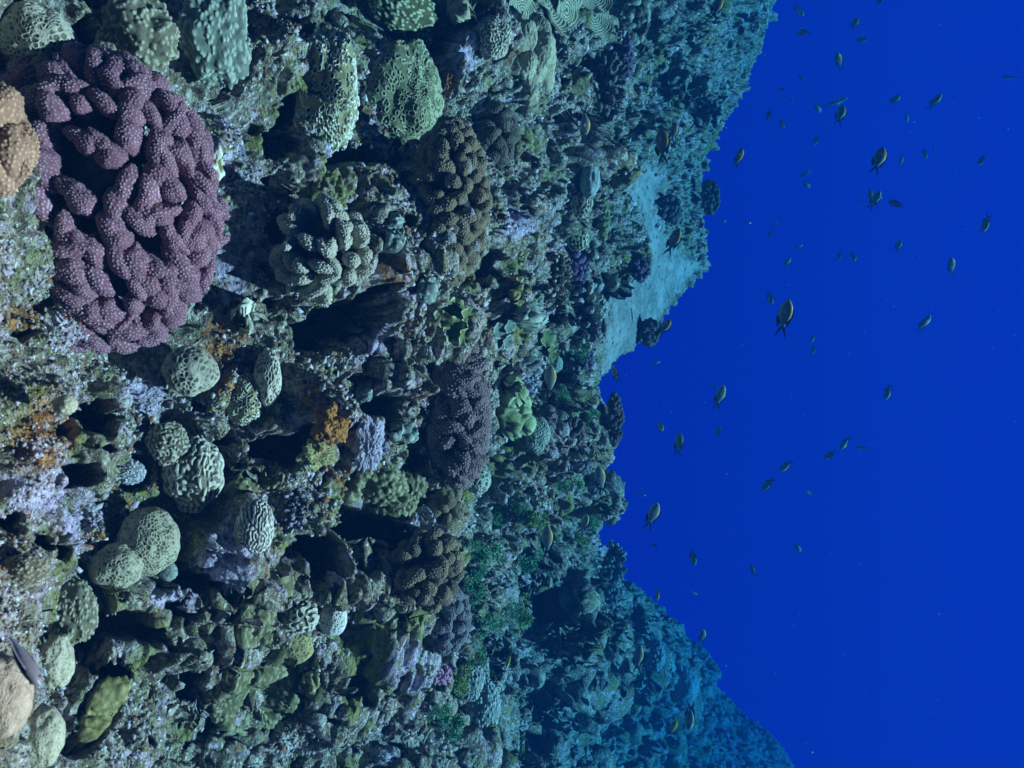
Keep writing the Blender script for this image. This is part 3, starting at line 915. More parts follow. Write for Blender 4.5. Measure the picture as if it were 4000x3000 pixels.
colony('branching_coral', BR, 'small bright pink knobbly coral next to green algae', 1725, 2640, 52, 46, [M_PINK, M_PINK], KNOBS, 44, 19, (.4, 0, .9), .7, seed=25, long_dir=False)
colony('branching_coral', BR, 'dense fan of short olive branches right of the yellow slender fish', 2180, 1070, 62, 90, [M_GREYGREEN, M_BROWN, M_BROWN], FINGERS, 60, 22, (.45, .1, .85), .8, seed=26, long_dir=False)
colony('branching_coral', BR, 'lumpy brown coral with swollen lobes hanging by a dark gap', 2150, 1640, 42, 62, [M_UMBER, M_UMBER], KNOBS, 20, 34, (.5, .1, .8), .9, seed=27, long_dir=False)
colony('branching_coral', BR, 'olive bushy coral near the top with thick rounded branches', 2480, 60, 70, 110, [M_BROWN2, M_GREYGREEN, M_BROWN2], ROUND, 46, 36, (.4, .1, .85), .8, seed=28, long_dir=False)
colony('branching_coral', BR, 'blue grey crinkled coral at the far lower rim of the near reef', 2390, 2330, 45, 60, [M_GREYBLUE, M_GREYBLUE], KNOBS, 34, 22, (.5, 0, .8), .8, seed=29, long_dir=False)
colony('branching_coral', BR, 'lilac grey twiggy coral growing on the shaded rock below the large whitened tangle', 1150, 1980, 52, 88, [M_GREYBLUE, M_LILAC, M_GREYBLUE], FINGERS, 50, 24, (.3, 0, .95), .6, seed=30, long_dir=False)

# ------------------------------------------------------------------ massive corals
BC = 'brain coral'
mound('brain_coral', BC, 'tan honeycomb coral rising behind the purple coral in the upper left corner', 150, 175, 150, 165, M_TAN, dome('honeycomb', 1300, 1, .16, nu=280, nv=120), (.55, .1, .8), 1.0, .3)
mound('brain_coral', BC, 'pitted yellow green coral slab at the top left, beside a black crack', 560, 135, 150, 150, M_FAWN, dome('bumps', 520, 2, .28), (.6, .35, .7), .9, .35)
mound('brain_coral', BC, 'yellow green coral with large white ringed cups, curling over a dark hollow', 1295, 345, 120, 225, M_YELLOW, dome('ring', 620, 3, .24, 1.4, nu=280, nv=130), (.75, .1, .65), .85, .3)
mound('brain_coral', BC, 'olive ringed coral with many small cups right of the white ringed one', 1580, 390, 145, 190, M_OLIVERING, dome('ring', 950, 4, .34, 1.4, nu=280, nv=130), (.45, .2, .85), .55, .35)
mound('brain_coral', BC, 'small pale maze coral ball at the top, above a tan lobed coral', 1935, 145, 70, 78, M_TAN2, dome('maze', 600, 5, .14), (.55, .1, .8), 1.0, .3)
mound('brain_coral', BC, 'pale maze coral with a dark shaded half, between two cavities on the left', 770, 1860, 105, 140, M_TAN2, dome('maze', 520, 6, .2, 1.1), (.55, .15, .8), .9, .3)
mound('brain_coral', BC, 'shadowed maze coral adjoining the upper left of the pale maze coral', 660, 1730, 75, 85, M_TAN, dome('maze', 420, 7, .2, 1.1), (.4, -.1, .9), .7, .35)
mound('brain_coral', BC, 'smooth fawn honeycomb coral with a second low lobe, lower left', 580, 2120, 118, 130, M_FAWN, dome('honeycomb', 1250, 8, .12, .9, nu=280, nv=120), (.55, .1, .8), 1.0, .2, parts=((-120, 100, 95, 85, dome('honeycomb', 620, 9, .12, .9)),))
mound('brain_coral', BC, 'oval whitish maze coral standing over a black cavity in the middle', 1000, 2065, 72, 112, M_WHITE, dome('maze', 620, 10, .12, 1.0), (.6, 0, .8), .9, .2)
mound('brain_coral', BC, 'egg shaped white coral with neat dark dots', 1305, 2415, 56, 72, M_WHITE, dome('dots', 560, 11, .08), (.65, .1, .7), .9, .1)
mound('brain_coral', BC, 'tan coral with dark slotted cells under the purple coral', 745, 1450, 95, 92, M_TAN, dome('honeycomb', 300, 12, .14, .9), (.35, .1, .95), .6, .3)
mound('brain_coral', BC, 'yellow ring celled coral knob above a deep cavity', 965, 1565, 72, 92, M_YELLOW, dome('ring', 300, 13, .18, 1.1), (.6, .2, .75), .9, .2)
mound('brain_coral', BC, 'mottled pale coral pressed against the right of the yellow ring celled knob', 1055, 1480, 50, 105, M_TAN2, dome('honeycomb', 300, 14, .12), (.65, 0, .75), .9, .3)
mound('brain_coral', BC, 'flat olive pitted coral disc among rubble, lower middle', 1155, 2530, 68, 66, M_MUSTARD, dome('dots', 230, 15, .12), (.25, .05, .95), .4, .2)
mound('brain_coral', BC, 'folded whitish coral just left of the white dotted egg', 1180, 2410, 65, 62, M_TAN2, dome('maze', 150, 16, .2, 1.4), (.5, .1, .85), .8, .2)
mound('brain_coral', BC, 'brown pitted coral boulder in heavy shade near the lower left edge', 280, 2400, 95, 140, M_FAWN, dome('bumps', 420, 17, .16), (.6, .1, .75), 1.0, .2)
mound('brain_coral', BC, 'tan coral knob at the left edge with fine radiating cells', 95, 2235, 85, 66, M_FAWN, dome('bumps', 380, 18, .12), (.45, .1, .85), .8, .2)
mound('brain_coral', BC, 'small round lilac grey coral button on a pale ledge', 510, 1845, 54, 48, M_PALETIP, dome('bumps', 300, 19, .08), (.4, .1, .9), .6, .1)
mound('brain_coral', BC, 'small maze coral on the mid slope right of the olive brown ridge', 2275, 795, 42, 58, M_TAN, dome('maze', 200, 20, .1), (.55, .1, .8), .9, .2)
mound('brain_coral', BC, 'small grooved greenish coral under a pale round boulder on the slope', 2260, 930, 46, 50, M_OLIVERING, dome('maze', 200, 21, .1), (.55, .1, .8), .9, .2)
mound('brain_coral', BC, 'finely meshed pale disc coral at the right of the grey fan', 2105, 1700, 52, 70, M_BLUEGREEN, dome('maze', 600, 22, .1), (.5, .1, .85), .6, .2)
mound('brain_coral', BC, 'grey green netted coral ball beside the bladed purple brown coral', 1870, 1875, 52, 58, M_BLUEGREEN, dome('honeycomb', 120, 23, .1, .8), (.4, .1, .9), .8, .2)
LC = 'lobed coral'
mound('lobed_coral', LC, 'thick tan lobed coral with knobbly branches at the top', 2075, 215, 95, 150, M_CREAM, dome('smooth', 100, 30, .25, 2.0, lobes=24), (.45, .1, .85), .7, .3)
mound('lobed_coral', LC, 'cream lobed coral at the left edge just above the olive leaf coral', 215, 2590, 72, 105, M_CREAM, dome('dots', 420, 31, .16, .5), (.6, .1, .75), .9, .2)
mound('lobed_coral', LC, 'smooth peach coral lobe at the lower left edge', 10, 2720, 105, 165, M_PEACHSMOOTH, dome('smooth', 100, 32, .12), (.55, .1, .8), .9, .1)
mound('lobed_coral', LC, 'pitted pale yellow coral lobe in the lower left corner', 165, 2880, 85, 120, M_CREAM, dome('dots', 500, 33, .12, .5), (.6, .1, .75), .9, .1)
mound('lobed_coral', LC, 'pale blue bumpy lobed coral above its larger twin, lower right of the reef', 1840, 2660, 58, 78, M_PALEBLUE, dome('bumps', 300, 34, .1, 1.1), (.45, .05, .9), .7, .2)
mound('lobed_coral', LC, 'larger pale blue bumpy lobed coral surrounded by green algae', 1885, 2775, 78, 120, M_PALEBLUE, dome('bumps', 420, 35, .1, 1.1), (.5, .05, .85), .7, .2)
mound('lobed_coral', LC, 'bumpy blue green coral mass along the top edge left of centre', 850, 130, 130, 190, M_BLUEGREEN, dome('bumps', 420, 36, .28, 1.0), (.5, .2, .85), .5, .3)
mound('lobed_coral', LC, 'big dark dome coral with a yellow lit rim over a black overhang, top', 1590, 20, 200, 120, M_OLIVERING, dome('bumps', 900, 37, .18), (.85, -.2, .5), .8, .2)
mound('lobed_coral', LC, 'pale rounded coral boulder on the slope near the violet coral', 2310, 700, 42, 70, M_PALEBLUE, dome('smooth', 100, 38, .15), (.5, 0, .85), .8, .3)
mound('lobed_coral', LC, 'small pale green coral ball in the blue shade beside a large hole', 2215, 2340, 28, 44, M_MINT, dome('bumps', 300, 39, .08), (.6, .1, .8), .9, .2)
mound('lobed_coral', LC, 'tiny mint blob at the base of the smooth honeycomb coral', 660, 2235, 34, 38, M_MINT, dome('smooth', 100, 40, .12), (.4, .1, .9), .8, .2)
mound('lobed_coral', LC, 'small yellow coral bud in a dark hollow near the left edge', 255, 1580, 44, 38, M_YELLOW, dome('smooth', 100, 41, .12), (.3, .2, .9), .9, -.1)
mound('lobed_coral', LC, 'grey pointed coral snout between the purple coral and the black crack', 415, 250, 60, 90, M_FAWN, dome('smooth', 100, 42, .2), (.5, .3, .8), .9, .2)
mound('lobed_coral', LC, 'round pale coral head far down the hazy slope', 2680, 2680, 60, 72, M_PALEBLUE, dome('smooth', 100, 43, .12), (.5, 0, .85), .8, .2)
mound('lobed_coral', LC, 'rounded bluish coral on the hazy slope nearest the reef edge', 2560, 2560, 45, 60, M_PALEBLUE, dome('bumps', 160, 44, .12), (.5, 0, .85), .8, .2)
mound('lobed_coral', LC, 'mint coral dome under the frilled lime coral on the right', 2175, 1420, 26, 36, M_MINT, dome('smooth', 100, 45, .12), (.5, 0, .85), .8, .2)

# ------------------------------------------------------------------ leaf and plate corals
PC = 'leaf coral'
plates('leaf_coral', PC, 'large ridged leaf coral with a dark underside at the top of the picture', 2130, 20, ((0, 0, 120, .8, -.3, .5), (80, 30, 90, .75, .3, .55), (-90, 40, 90, .7, .1, .6)), M_RIDGE, LEAVES, seed=1)
plates('leaf_coral', PC, 'pale ridged leaf coral with pointed edges right of the larger one', 2320, 70, ((0, 0, 85, .55, .2, .8), (40, 50, 60, .6, .3, .7), (0, -70, 80, .5, -.1, .8)), M_RIDGE, LEAVES, seed=2)
plates('leaf_coral', PC, 'yellow green lettuce coral with curled lips in the middle right', 1770, 1215, ((0, 0, 50, .5, .2, .8), (60, 20, 40, .6, .3, .7), (0, 70, 48, .3, .2, .9), (45, 100, 36, .6, .1, .7), (-40, 30, 34, .2, 0, .9)), M_LIME, PLATES, seed=3)
plates('leaf_coral', PC, 'small lime plate coral with white rims left of the finger coral', 1950, 1295, ((0, 0, 36, .6, .2, .7), (40, -20, 30, .7, .1, .6), (30, 40, 28, .7, .3, .6)), M_MINT, PLATES, seed=4)
plates('leaf_coral', PC, 'thin green rimmed plate coral above the dark ringed ledge', 2130, 1320, ((0, 0, 40, .7, .2, .6), (20, 60, 32, .7, .1, .6)), M_LIME, PLATES, seed=5)
plates('leaf_coral', PC, 'lime frilled plates under the brown overhanging coral', 1800, 2180, ((0, 0, 38, .6, .2, .7), (-25, -40, 30, .5, .2, .8), (-10, 50, 30, .6, .2, .7)), M_LIME, PLATES, seed=6)
crust('frilled_coral', 'frilled coral', 'lime green frilled coral with thin winding walls beside the bladed purple coral', 2005, 1590, 70, 135, M_LIME, 'frill', .030, .004, .25, 1.0, seed=1)
crust('frilled_coral', 'frilled coral', 'dark netted coral with pale lacy walls near the finger coral', 2060, 1240, 70, 60, M_BLUEGREEN, 'frill', .035, .004, .3, .9, seed=2)
crust('frilled_coral', 'frilled coral', 'pale lacy coral rim above a dark ring on the slope', 2110, 1200, 40, 50, M_MINT, 'frill', .05, .004, .3, .9, seed=3)
crust('frilled_coral', 'frilled coral', 'lime frilled patch at the foot of the long brown coral', 1835, 960, 42, 60, M_MUSTARD, 'frill', .022, .006, .3, .8, seed=4)
crust('leaf_coral', PC, 'flat olive yellow leaf coral spreading near the lower left corner', 400, 2760, 75, 195, M_LEAF, 'bumps', .007, .004, .12, .5, 28, seed=5)

# ------------------------------------------------------------------ crusts
CC = 'crust coral'
crust('crust_coral', CC, 'dark olive bumpy crust covering the shaded middle below the orange sponge', 1520, 1915, 190, 130, M_OLIVE, 'bumps', .0065, .005, .25, 1.0, -15, seed=1)
crust('crust_coral', CC, 'olive bumpy crust strip left of the large dark olive crust', 1010, 1870, 120, 65, M_OLIVE, 'bumps', .0065, .005, .3, 1.0, -10, seed=2)
crust('crust_coral', CC, 'grey green scaly crust in the lower middle, upper of a pair', 1000, 2440, 100, 190, M_OLIVE, 'bumps', .0048, .005, .25, .9, 15, seed=3)
crust('crust_coral', CC, 'broad olive scaly crust at the bottom, spreading among pale rubble', 990, 2740, 220, 170, M_OLIVE, 'bumps', .0048, .005, .3, .9, -20, seed=4)
crust('crust_coral', CC, 'mustard honeycomb crust wedged right of the olive crusts', 1215, 2660, 48, 55, M_MUSTARD, 'honeycomb', .012, .006, .3, 1.0, seed=5)
crust('crust_coral', CC, 'yellow slotted crust hugging the right edge of the purple coral', 815, 650, 45, 110, M_YELLOW, 'honeycomb', .017, .006, .35, 1.0, 20, seed=7)
crust('crust_coral', CC, 'small yellow slotted crust right of the lower purple branches', 960, 1205, 42, 34, M_YELLOW, 'honeycomb', .014, .006, .3, 1.0, seed=8)
crust('crust_coral', CC, 'mint green knobbly crust right of the round grey green coral', 1545, 920, 48, 92, M_MINT, 'bumps', .006, .008, .3, 1.0, seed=9)
crust('crust_coral', CC, 'mint and white crust above the yellow green lettuce coral', 1665, 1135, 48, 62, M_MINT, 'bumps', .0055, .008, .3, 1.0, seed=10)
crust('crust_coral', CC, 'mint crust with round knobs under the bladed purple coral', 1570, 1690, 62, 48, M_MINT, 'bumps', .008, .006, .3, 1.0, seed=11)
crust('crust_coral', CC, 'bright speckled mint crust on a spur above the lilac crust', 1425, 1540, 42, 62, M_MINT, 'bumps', .005, .006, .35, 1.2, seed=12)
crust('crust_coral', CC, 'mustard crust patch below the long brown coral', 2010, 1130, 36, 60, M_MUSTARD, 'bumps', .014, .006, .3, 1.0, seed=13)
crust('crust_coral', CC, 'tan encrusting coral on the far right of the top, by the leaf corals', 1790, 40, 60, 50, M_CREAM, 'bumps', .010, .008, .3, 1.0, seed=14)

mound('sponge', 'sponge', 'bright orange sponge crust beside a black cavity', 1300, 1655, 62, 75, M_ORANGE, dome('sponge', 420, 61, .55, 1.0), (.35, .1, .9), .45, .25)
mound('sponge', 'sponge', 'mustard orange sponge crust below the bright orange one', 1235, 1780, 62, 48, M_MUSTARD, dome('sponge', 380, 62, .55, 1.0), (.35, .1, .9), .4, .25)
mound('coralline_knob', 'algae crust', 'lilac crusted knob on the spur right of the orange sponge', 1440, 1740, 55, 95, M_LILAC, dome('sponge', 300, 63, .5, .9), (.4, .1, .9), .5, .3)
# ------------------------------------------------------------------ green algae
ALG = [(1832, 2133, 26), (1895, 2178, 38), (1850, 2223, 30), (1931, 2006, 26), (1850, 2277, 26), (1850, 2345, 24), (1886, 2422, 34), (1976, 2380, 24), (1845, 2566, 30), (1787, 2643, 36), (1764, 2783, 36),
       (1760, 2870, 28), (2036, 2024, 24), (2077, 2047, 34), (2181, 1889, 24), (2027, 1984, 22), (2249, 1875, 22), (2312, 1622, 20), (2185, 1540, 22), (2253, 2115, 24), (2045, 2178, 34), (2307, 2029, 24), (2043, 2377, 34), (1705, 2780, 24), (2250, 1360, 26)]
ALAB = ['blue green fluffy algae tuft under the lime frilled plates', 'largest blue green algae clump below the overhanging brown coral', 'algae clump below and left of the largest blue green clump', 'pale algae tuft beside the netted grey coral ball', 'algae tuft touching the top right of the grey fingered coral',
        'small algae tuft on the right flank of the grey fingered coral', 'spreading algae clump below right of the grey fingered coral', 'algae tuft below the ringed hole right of the fingered coral', 'algae tuft beside the pale crusty rock under the fingered coral', 'bright yellow green algae clump between the pink coral and the pale lobes',
        'algae clump hugging the left of the larger pale blue lobed coral', 'algae clump under the left side of the larger pale blue lobed coral', 'small algae tuft left of the tall yellowish clump on the slope', 'tall yellowish algae clump on the right slope', 'algae tuft above the round dim fish on the slope', 'small algae tuft above the yellowish pair',
        'algae tuft left of the reef edge knobs', 'green algae patch on the slope near the tall dark coral', 'algae tuft just under the large fish by the finger coral', 'yellow green algae streak on the lower slope', 'wide algae clump on the lower slope above the big blue hole', 'algae tuft against the reef edge beside a nose up fish',
        'bright yellow green algae ball left of the big blue hole', 'small algae tuft above the left of the larger pale lobes', 'bright green algae blade patch below the whitish finger coral']
for k, (px_, py_, r_) in enumerate(ALG):
    p, nrm, d = surf(px_, py_)
    m = d * PXM
    o = put('algae_tuft', TUFTS[k % 3], M_ALGAEY if k in (9, 13, 19, 22, 12) else M_TEAL, None, frame(p - CF * r_ * m * .7, -CF * .8 + CU * .5, CR * math.cos(k) + CU * math.sin(k), (r_ * m * 1.5,) * 3))
    tag(o, ALAB[k], 'algae', 'green algae tufts on the shaded slope')

def stain(spots, o):
    px, py, dd_ = project(GT)
    v_ = GT.reshape(-1, 3)
    m_ = np.zeros(len(px))
    nz = perlin(v_ / .05 + o) * .5 + perlin(v_ / .018 + o) * .4
    for (x_, y_, rx_, ry_) in spots:
        m_ = np.maximum(m_, 1 - smooth(.6, 1.15, np.sqrt(((px - x_) / rx_) ** 2 + ((py - y_) / ry_) ** 2) + nz))
    return m_
LILAC = [(890, 600, 80, 150), (905, 1040, 60, 130), (1440, 1745, 90, 140), (1790, 200, 90, 120), (320, 2020, 90, 170), (1650, 2000, 80, 60), (900, 2180, 130, 170), (150, 1880, 160, 200), (1500, 2950, 60, 60), (700, 2330, 120, 60),
         (1330, 2210, 110, 60), (560, 1560, 110, 70), (1440, 1290, 110, 120), (1900, 420, 60, 60), (1330, 560, 60, 60), (2020, 880, 80, 60), (2060, 1500, 60, 50), (1600, 2620, 120, 100)]
RUST = [(1295, 1660, 100, 100), (1240, 1770, 80, 60), (1230, 1530, 90, 60), (170, 1690, 130, 130), (860, 1320, 90, 80), (1540, 1060, 70, 60), (1240, 280, 70, 40), (80, 1240, 90, 60), (1320, 1850, 60, 50), (1720, 300, 70, 60), (380, 2110, 60, 60), (900, 1500, 50, 60)]
reef_me = mesh_from('reef_slope', GT.reshape(-1, 3), grid_quads(NT, NV), attrs={'sand': sand, 'lilac': stain(LILAC, 3), 'rust': stain(RUST, 9)})
ROCK = rock_material()
reef = put('reef_slope', reef_me, ROCK)
tag(reef, 'encrusted rocky reef slope with a pale sand chute, falling away into blue water', None, kind='structure')
# ------------------------------------------------------------------ loose crust and rubble nodules, countless
def nodules(n=48000):
    r = np.random.default_rng(5)
    ico = bpy.data.meshes.new('tmp')
    import bmesh
    bm = bmesh.new(); bmesh.ops.create_icosphere(bm, subdivisions=1, radius=1)
    iv = np.array([v.co[:] for v in bm.verts]); it = np.array([[v.index for v in f.verts] for f in bm.faces]); bm.free()
    ii = r.integers(60, NS - 10, n * 3); jj = r.integers(20, NV - 20, n * 3)
    pos = GT[ii, jj]; nr = NLOW[ii, jj]
    dens = smooth(-.12, .22, perlin(pos / .09 + 50)) * (1 - sand.reshape(NT, NV)[ii, jj]) * np.clip(1.9 / (pos @ CF), .0, 1)
    keep = r.random(len(ii)) < dens
    pos, nr = pos[keep][:n], nr[keep][:n]
    n = len(pos)
    size = np.minimum(r.gamma(1.6, .00050, n) + .0007, .0030) * np.clip(pos @ CF, .6, 2.4)
    A = r.normal(size=(n, 3, 3)); 
    Q_, _ = np.linalg.qr(A)
    sc = r.uniform(.55, 1.5, (n, 3)); sc[:, 0] *= r.uniform(.9, 1.8, n)
    v = (iv[None] * (1 + r.normal(size=(n, len(iv), 1)) * .34)) * sc[:, None, :] * size[:, None, None]
    v = np.einsum('nij,nkj->nki', Q_, v) + pos[:, None] + nr[:, None] * (size * .2)[:, None, None]
    pal = np.array([(.50, .46, .48), (.62, .60, .58), (.42, .34, .40), (.26, .24, .18), (.18, .12, .07), (.28, .11, .04), (.26, .26, .12), (.34, .32, .26), (.10, .08, .06), (.48, .32, .40)])
    pi = r.choice(len(pal), n, p=[.16, .08, .12, .16, .14, .06, .10, .10, .05, .03])
    colr = pal[pi] * r.uniform(.75, 1.15, (n, 1))
    t_ = (it[None] + (np.arange(n) * len(iv))[:, None, None]).reshape(-1, 3)
    return mesh_from('crust_rubble', v.reshape(-1, 3), None, t_, smooth_shade=False, attrs={'tint': np.repeat(colr, len(iv), 0)})
m, nt_, b_ = new_mat('rubble', .9)
nt_.links.new(attr(nt_, 'tint').outputs['Color'], b_.inputs['Base Color'])
rub = put('crust_rubble', nodules(), m)
tag(rub, 'crumbly rubble and coralline nodules scattered over the reef rock', None, kind='stuff')
# ------------------------------------------------------------------ fish
def fish_body(deep=1.0, wide=1.0, ns=44, nr=28):
    xs = np.array([0, .012, .05, .10, .17, .25, .34, .43, .52, .60, .66, .70])
    top = np.array([.0, .022, .068, .102, .140, .163, .170, .158, .124, .078, .050, .046]) * deep
    bot = np.array([.0, -.020, -.054, -.088, -.128, -.155, -.163, -.150, -.112, -.066, -.044, -.042]) * deep
    wid = np.array([.0, .020, .044, .060, .074, .078, .074, .064, .048, .030, .018, .010]) * wide
    u = np.linspace(0, 1, ns) ** 1.25 * .70
    T_, B_, W_ = np.interp(u, xs, top), np.interp(u, xs, bot), np.interp(u, xs, wid)
    k = np.array([.25, .5, .25])
    for arr in (T_, B_, W_):
        arr[1:-1] = np.convolve(arr, k, 'valid')
    a = np.linspace(0, 2 * np.pi, nr, endpoint=False)
    c = (T_ + B_) / 2; hgt = (T_ - B_) / 2
    ca, sa = np.cos(a), np.sin(a)
    y = W_[:, None] * np.sign(ca) * np.abs(ca) ** .85
    z = c[:, None] + hgt[:, None] * np.sign(sa) * np.abs(sa) ** .9
    x = np.repeat((.5 - u)[:, None], nr, 1)
    v = np.stack([x, y, z], -1).transpose(1, 0, 2).reshape(-1, 3)
    end = np.array([[.5 - .70, 0, c[-1]]])
    q = grid_quads(nr, ns, True)
    tri = np.array([[i * ns + ns - 1, ((i + 1) % nr) * ns + ns - 1, nr * ns] for i in range(nr)])
    return mesh_from('fish_body', np.concatenate([v, end]), q, tri)

def fin(outline, thick=.007, mids=None):
    o = np.array(outline, float)
    n = len(o)
    v = np.concatenate([np.stack([o[:, 0], np.full(n, thick / 2), o[:, 1]], -1), np.stack([o[:, 0], np.full(n, -thick / 2), o[:, 1]], -1)])
    me = bpy.data.meshes.new('fin')
    faces = [tuple(range(n)), tuple(range(2 * n - 1, n - 1, -1))] + [(i, i + n, (i + 1) % n + n, (i + 1) % n) for i in range(n)]
    me.from_pydata(v.tolist(), [], faces)
    me.update(); me.validate()
    return me

def X(a): return .5 - a
BODY = fish_body()
SLIM = fish_body(.62, .85)
DORSAL = fin([(X(.20), .148), (X(.24), .190), (X(.32), .205), (X(.42), .198), (X(.50), .178), (X(.58), .150), (X(.66), .128), (X(.72), .105), (X(.64), .088), (X(.60), .075), (X(.52), .118), (X(.42), .152), (X(.30), .160)])
ANAL = fin([(X(.42), -.145), (X(.47), -.185), (X(.55), -.182), (X(.64), -.150), (X(.73), -.112), (X(.65), -.085), (X(.60), -.062), (X(.52), -.105)])
TLOBE_U = fin([(X(.685), .040), (X(.76), .078), (X(.86), .112), (X(1.0), .140), (X(.90), .090), (X(.80), .040), (X(.72), .012), (X(.685), .008)])
TLOBE_L = fin([(X(.685), -.036), (X(.685), -.004), (X(.72), -.008), (X(.80), -.036), (X(.90), -.086), (X(1.0), -.136), (X(.86), -.108), (X(.76), -.074)])
TWEB = fin([(X(.69), .030), (X(.78), .042), (X(.80), .018), (X(.76), .002), (X(.80), -.016), (X(.78), -.038), (X(.69), -.028)], .004)
PELVIC = fin([(X(.24), -.140), (X(.28), -.150), (X(.40), -.200), (X(.36), -.165), (X(.30), -.135)])
PECT = fin([(0, 0), (-.04, .035), (-.12, .028), (-.14, -.010), (-.09, -.040), (-.03, -.022)], .004)
import bmesh
def ball(r, su=14, sv=10):
    me = bpy.data.meshes.new('eye'); bm = bmesh.new()
    bmesh.ops.create_uvsphere(bm, u_segments=su, v_segments=sv, radius=r)
    for f in bm.faces: f.smooth = True
    bm.to_mesh(me); bm.free()
    return me
EYE = ball(.026); PUPIL = ball(.019)

def fish_material(name, back, flank, belly, nose, bars=.30):
    m, nt, b = new_mat(name, .38)
    b.inputs['Specular IOR Level'].default_value = .45
    t = N(nt, 'ShaderNodeTexCoord')
    s = N(nt, 'ShaderNodeSeparateXYZ'); nt.links.new(t.outputs['Object'], s.inputs[0])
    z = N(nt, 'ShaderNodeMath', operation='MULTIPLY_ADD'); nt.links.new(noise_node(nt, t.outputs['Object'], 9, 3), z.inputs[0]); z.inputs[1].default_value = .05; nt.links.new(s.outputs['Z'], z.inputs[2])
    c = mix(nt, ramp(nt, z.outputs[0], -.13, .0), belly, flank)
    yb = ramp(nt, z.outputs[0], .045, .14)
    front = ramp(nt, s.outputs['X'], -.12, .18)
    mm = N(nt, 'ShaderNodeMath', operation='MULTIPLY'); nt.links.new(yb, mm.inputs[0]); nt.links.new(front, mm.inputs[1])
    c = mix(nt, mm.outputs[0], c, back)
    c = mix(nt, ramp(nt, s.outputs['X'], .41, .49), c, nose)
    wv = N(nt, 'ShaderNodeTexWave', bands_direction='X'); wv.inputs['Scale'].default_value = 13; wv.inputs['Distortion'].default_value = 1.2; wv.inputs['Detail Scale'].default_value = 2
    nt.links.new(t.outputs['Object'], wv.inputs['Vector'])
    sc = N(nt, 'ShaderNodeMix', data_type='RGBA', blend_type='MULTIPLY'); sc.inputs[0].default_value = bars
    nt.links.new(c, sc.inputs[6]); nt.links.new(wv.outputs['Color'], sc.inputs[7])
    nt.links.new(sc.outputs[2], b.inputs['Base Color'])
    bump(nt, b, wv.outputs['Fac'], bars * .8, .01)
    return m
def plain(name, c, rough=.5):
    m, nt, b = new_mat(name, rough); b.inputs['Base Color'].default_value = (*c, 1); return m
F_GREY = fish_material('grey_fish_skin', (.60, .40, .07), (.30, .30, .30), (.44, .44, .43), (.52, .51, .48))
F_ORANGE = fish_material('orange_backed_fish_skin', (.62, .28, .03), (.17, .155, .15), (.26, .25, .24), (.34, .24, .10))
F_YELLOW = fish_material('yellow_fish_skin', (.60, .46, .03), (.50, .42, .06), (.50, .45, .18), (.5, .45, .15))
F_DARK = fish_material('dark_fish_skin', (.05, .045, .04), (.045, .045, .05), (.08, .08, .09), (.06, .06, .06))
F_SILVER = fish_material('silver_fish_skin', (.35, .34, .26), (.42, .44, .44), (.55, .56, .55), (.62, .62, .60))
F_BLUE = fish_material('blue_grey_fish_skin', (.22, .20, .21), (.28, .26, .27), (.28, .26, .27), (.27, .25, .26), .06)
FINM = plain('black_fin', (.015, .015, .02)); WEBM = plain('clear_fin', (.34, .34, .32)); EYEM = plain('eye_ring', (.18, .17, .14), .2); PUPM = plain('pupil', (.004, .004, .005), .1)
FINBLUE = plain('grey_fin', (.34, .32, .32)); FINYEL = plain('yellow_fin', (.45, .36, .04))

def make_fish(name, body, mat, finm, slim=False):
    r = bpy.data.objects.new(name, None); COL.objects.link(r)
    k = .62 if slim else 1
    Z = Matrix.Diagonal((1, 1, k, 1))
    put('body', body, mat, r)
    put('dorsal_fin', DORSAL, finm if finm is not FINM else FINM, r, Z); put('anal_fin', ANAL, finm, r, Z); put('pelvic_fin', PELVIC, finm, r, Z)
    tf = put('tail_fin', TWEB, WEBM, r, Matrix.Diagonal((1, 1, .8 if slim else 1, 1)))
    put('tail_lobe', TLOBE_U, finm, tf); put('tail_lobe', TLOBE_L, finm, tf)
    for sgn in (1, -1):
        put('pectoral_fin', PECT, WEBM, r, Matrix.Translation((X(.24), sgn * .074, -.02)) @ Matrix.Rotation(-sgn * .5, 4, 'Z'))
        ey = put('eye', EYE, EYEM, r, Matrix.Translation((X(.085), sgn * .040 * (.85 if slim else 1), .035 * k)))
        put('pupil', PUPIL, PUPM, ey, Matrix.Translation((0, sgn * .011, 0)))
    return r

def copy_tree(o, parent=None):
    c = o.copy(); COL.objects.link(c)
    if parent is not None:
        c.parent = parent
    for ch in kids[o]:
        copy_tree(ch, c)
    return c

PROTO = {}
def proto(kind):
    if kind not in PROTO:
        PROTO[kind] = {'g': lambda: make_fish('damselfish', BODY, F_GREY, FINM), 'o': lambda: make_fish('damselfish', BODY, F_ORANGE, FINM), 's': lambda: make_fish('damselfish', BODY, F_SILVER, FINM),
                       'y': lambda: make_fish('yellow_wrasse', SLIM, F_YELLOW, FINYEL, True), 'd': lambda: make_fish('dark_wrasse', SLIM, F_DARK, FINM, True), 'b': lambda: make_fish('blue_grey_fish', BODY, F_BLUE, FINBLUE),
                       'k': lambda: make_fish('dark_damselfish', BODY, F_DARK, FINM), 'w': lambda: make_fish('damselfish', SLIM, F_SILVER, FINM, True)}[kind]()
        return PROTO[kind], True
    return PROTO[kind], False

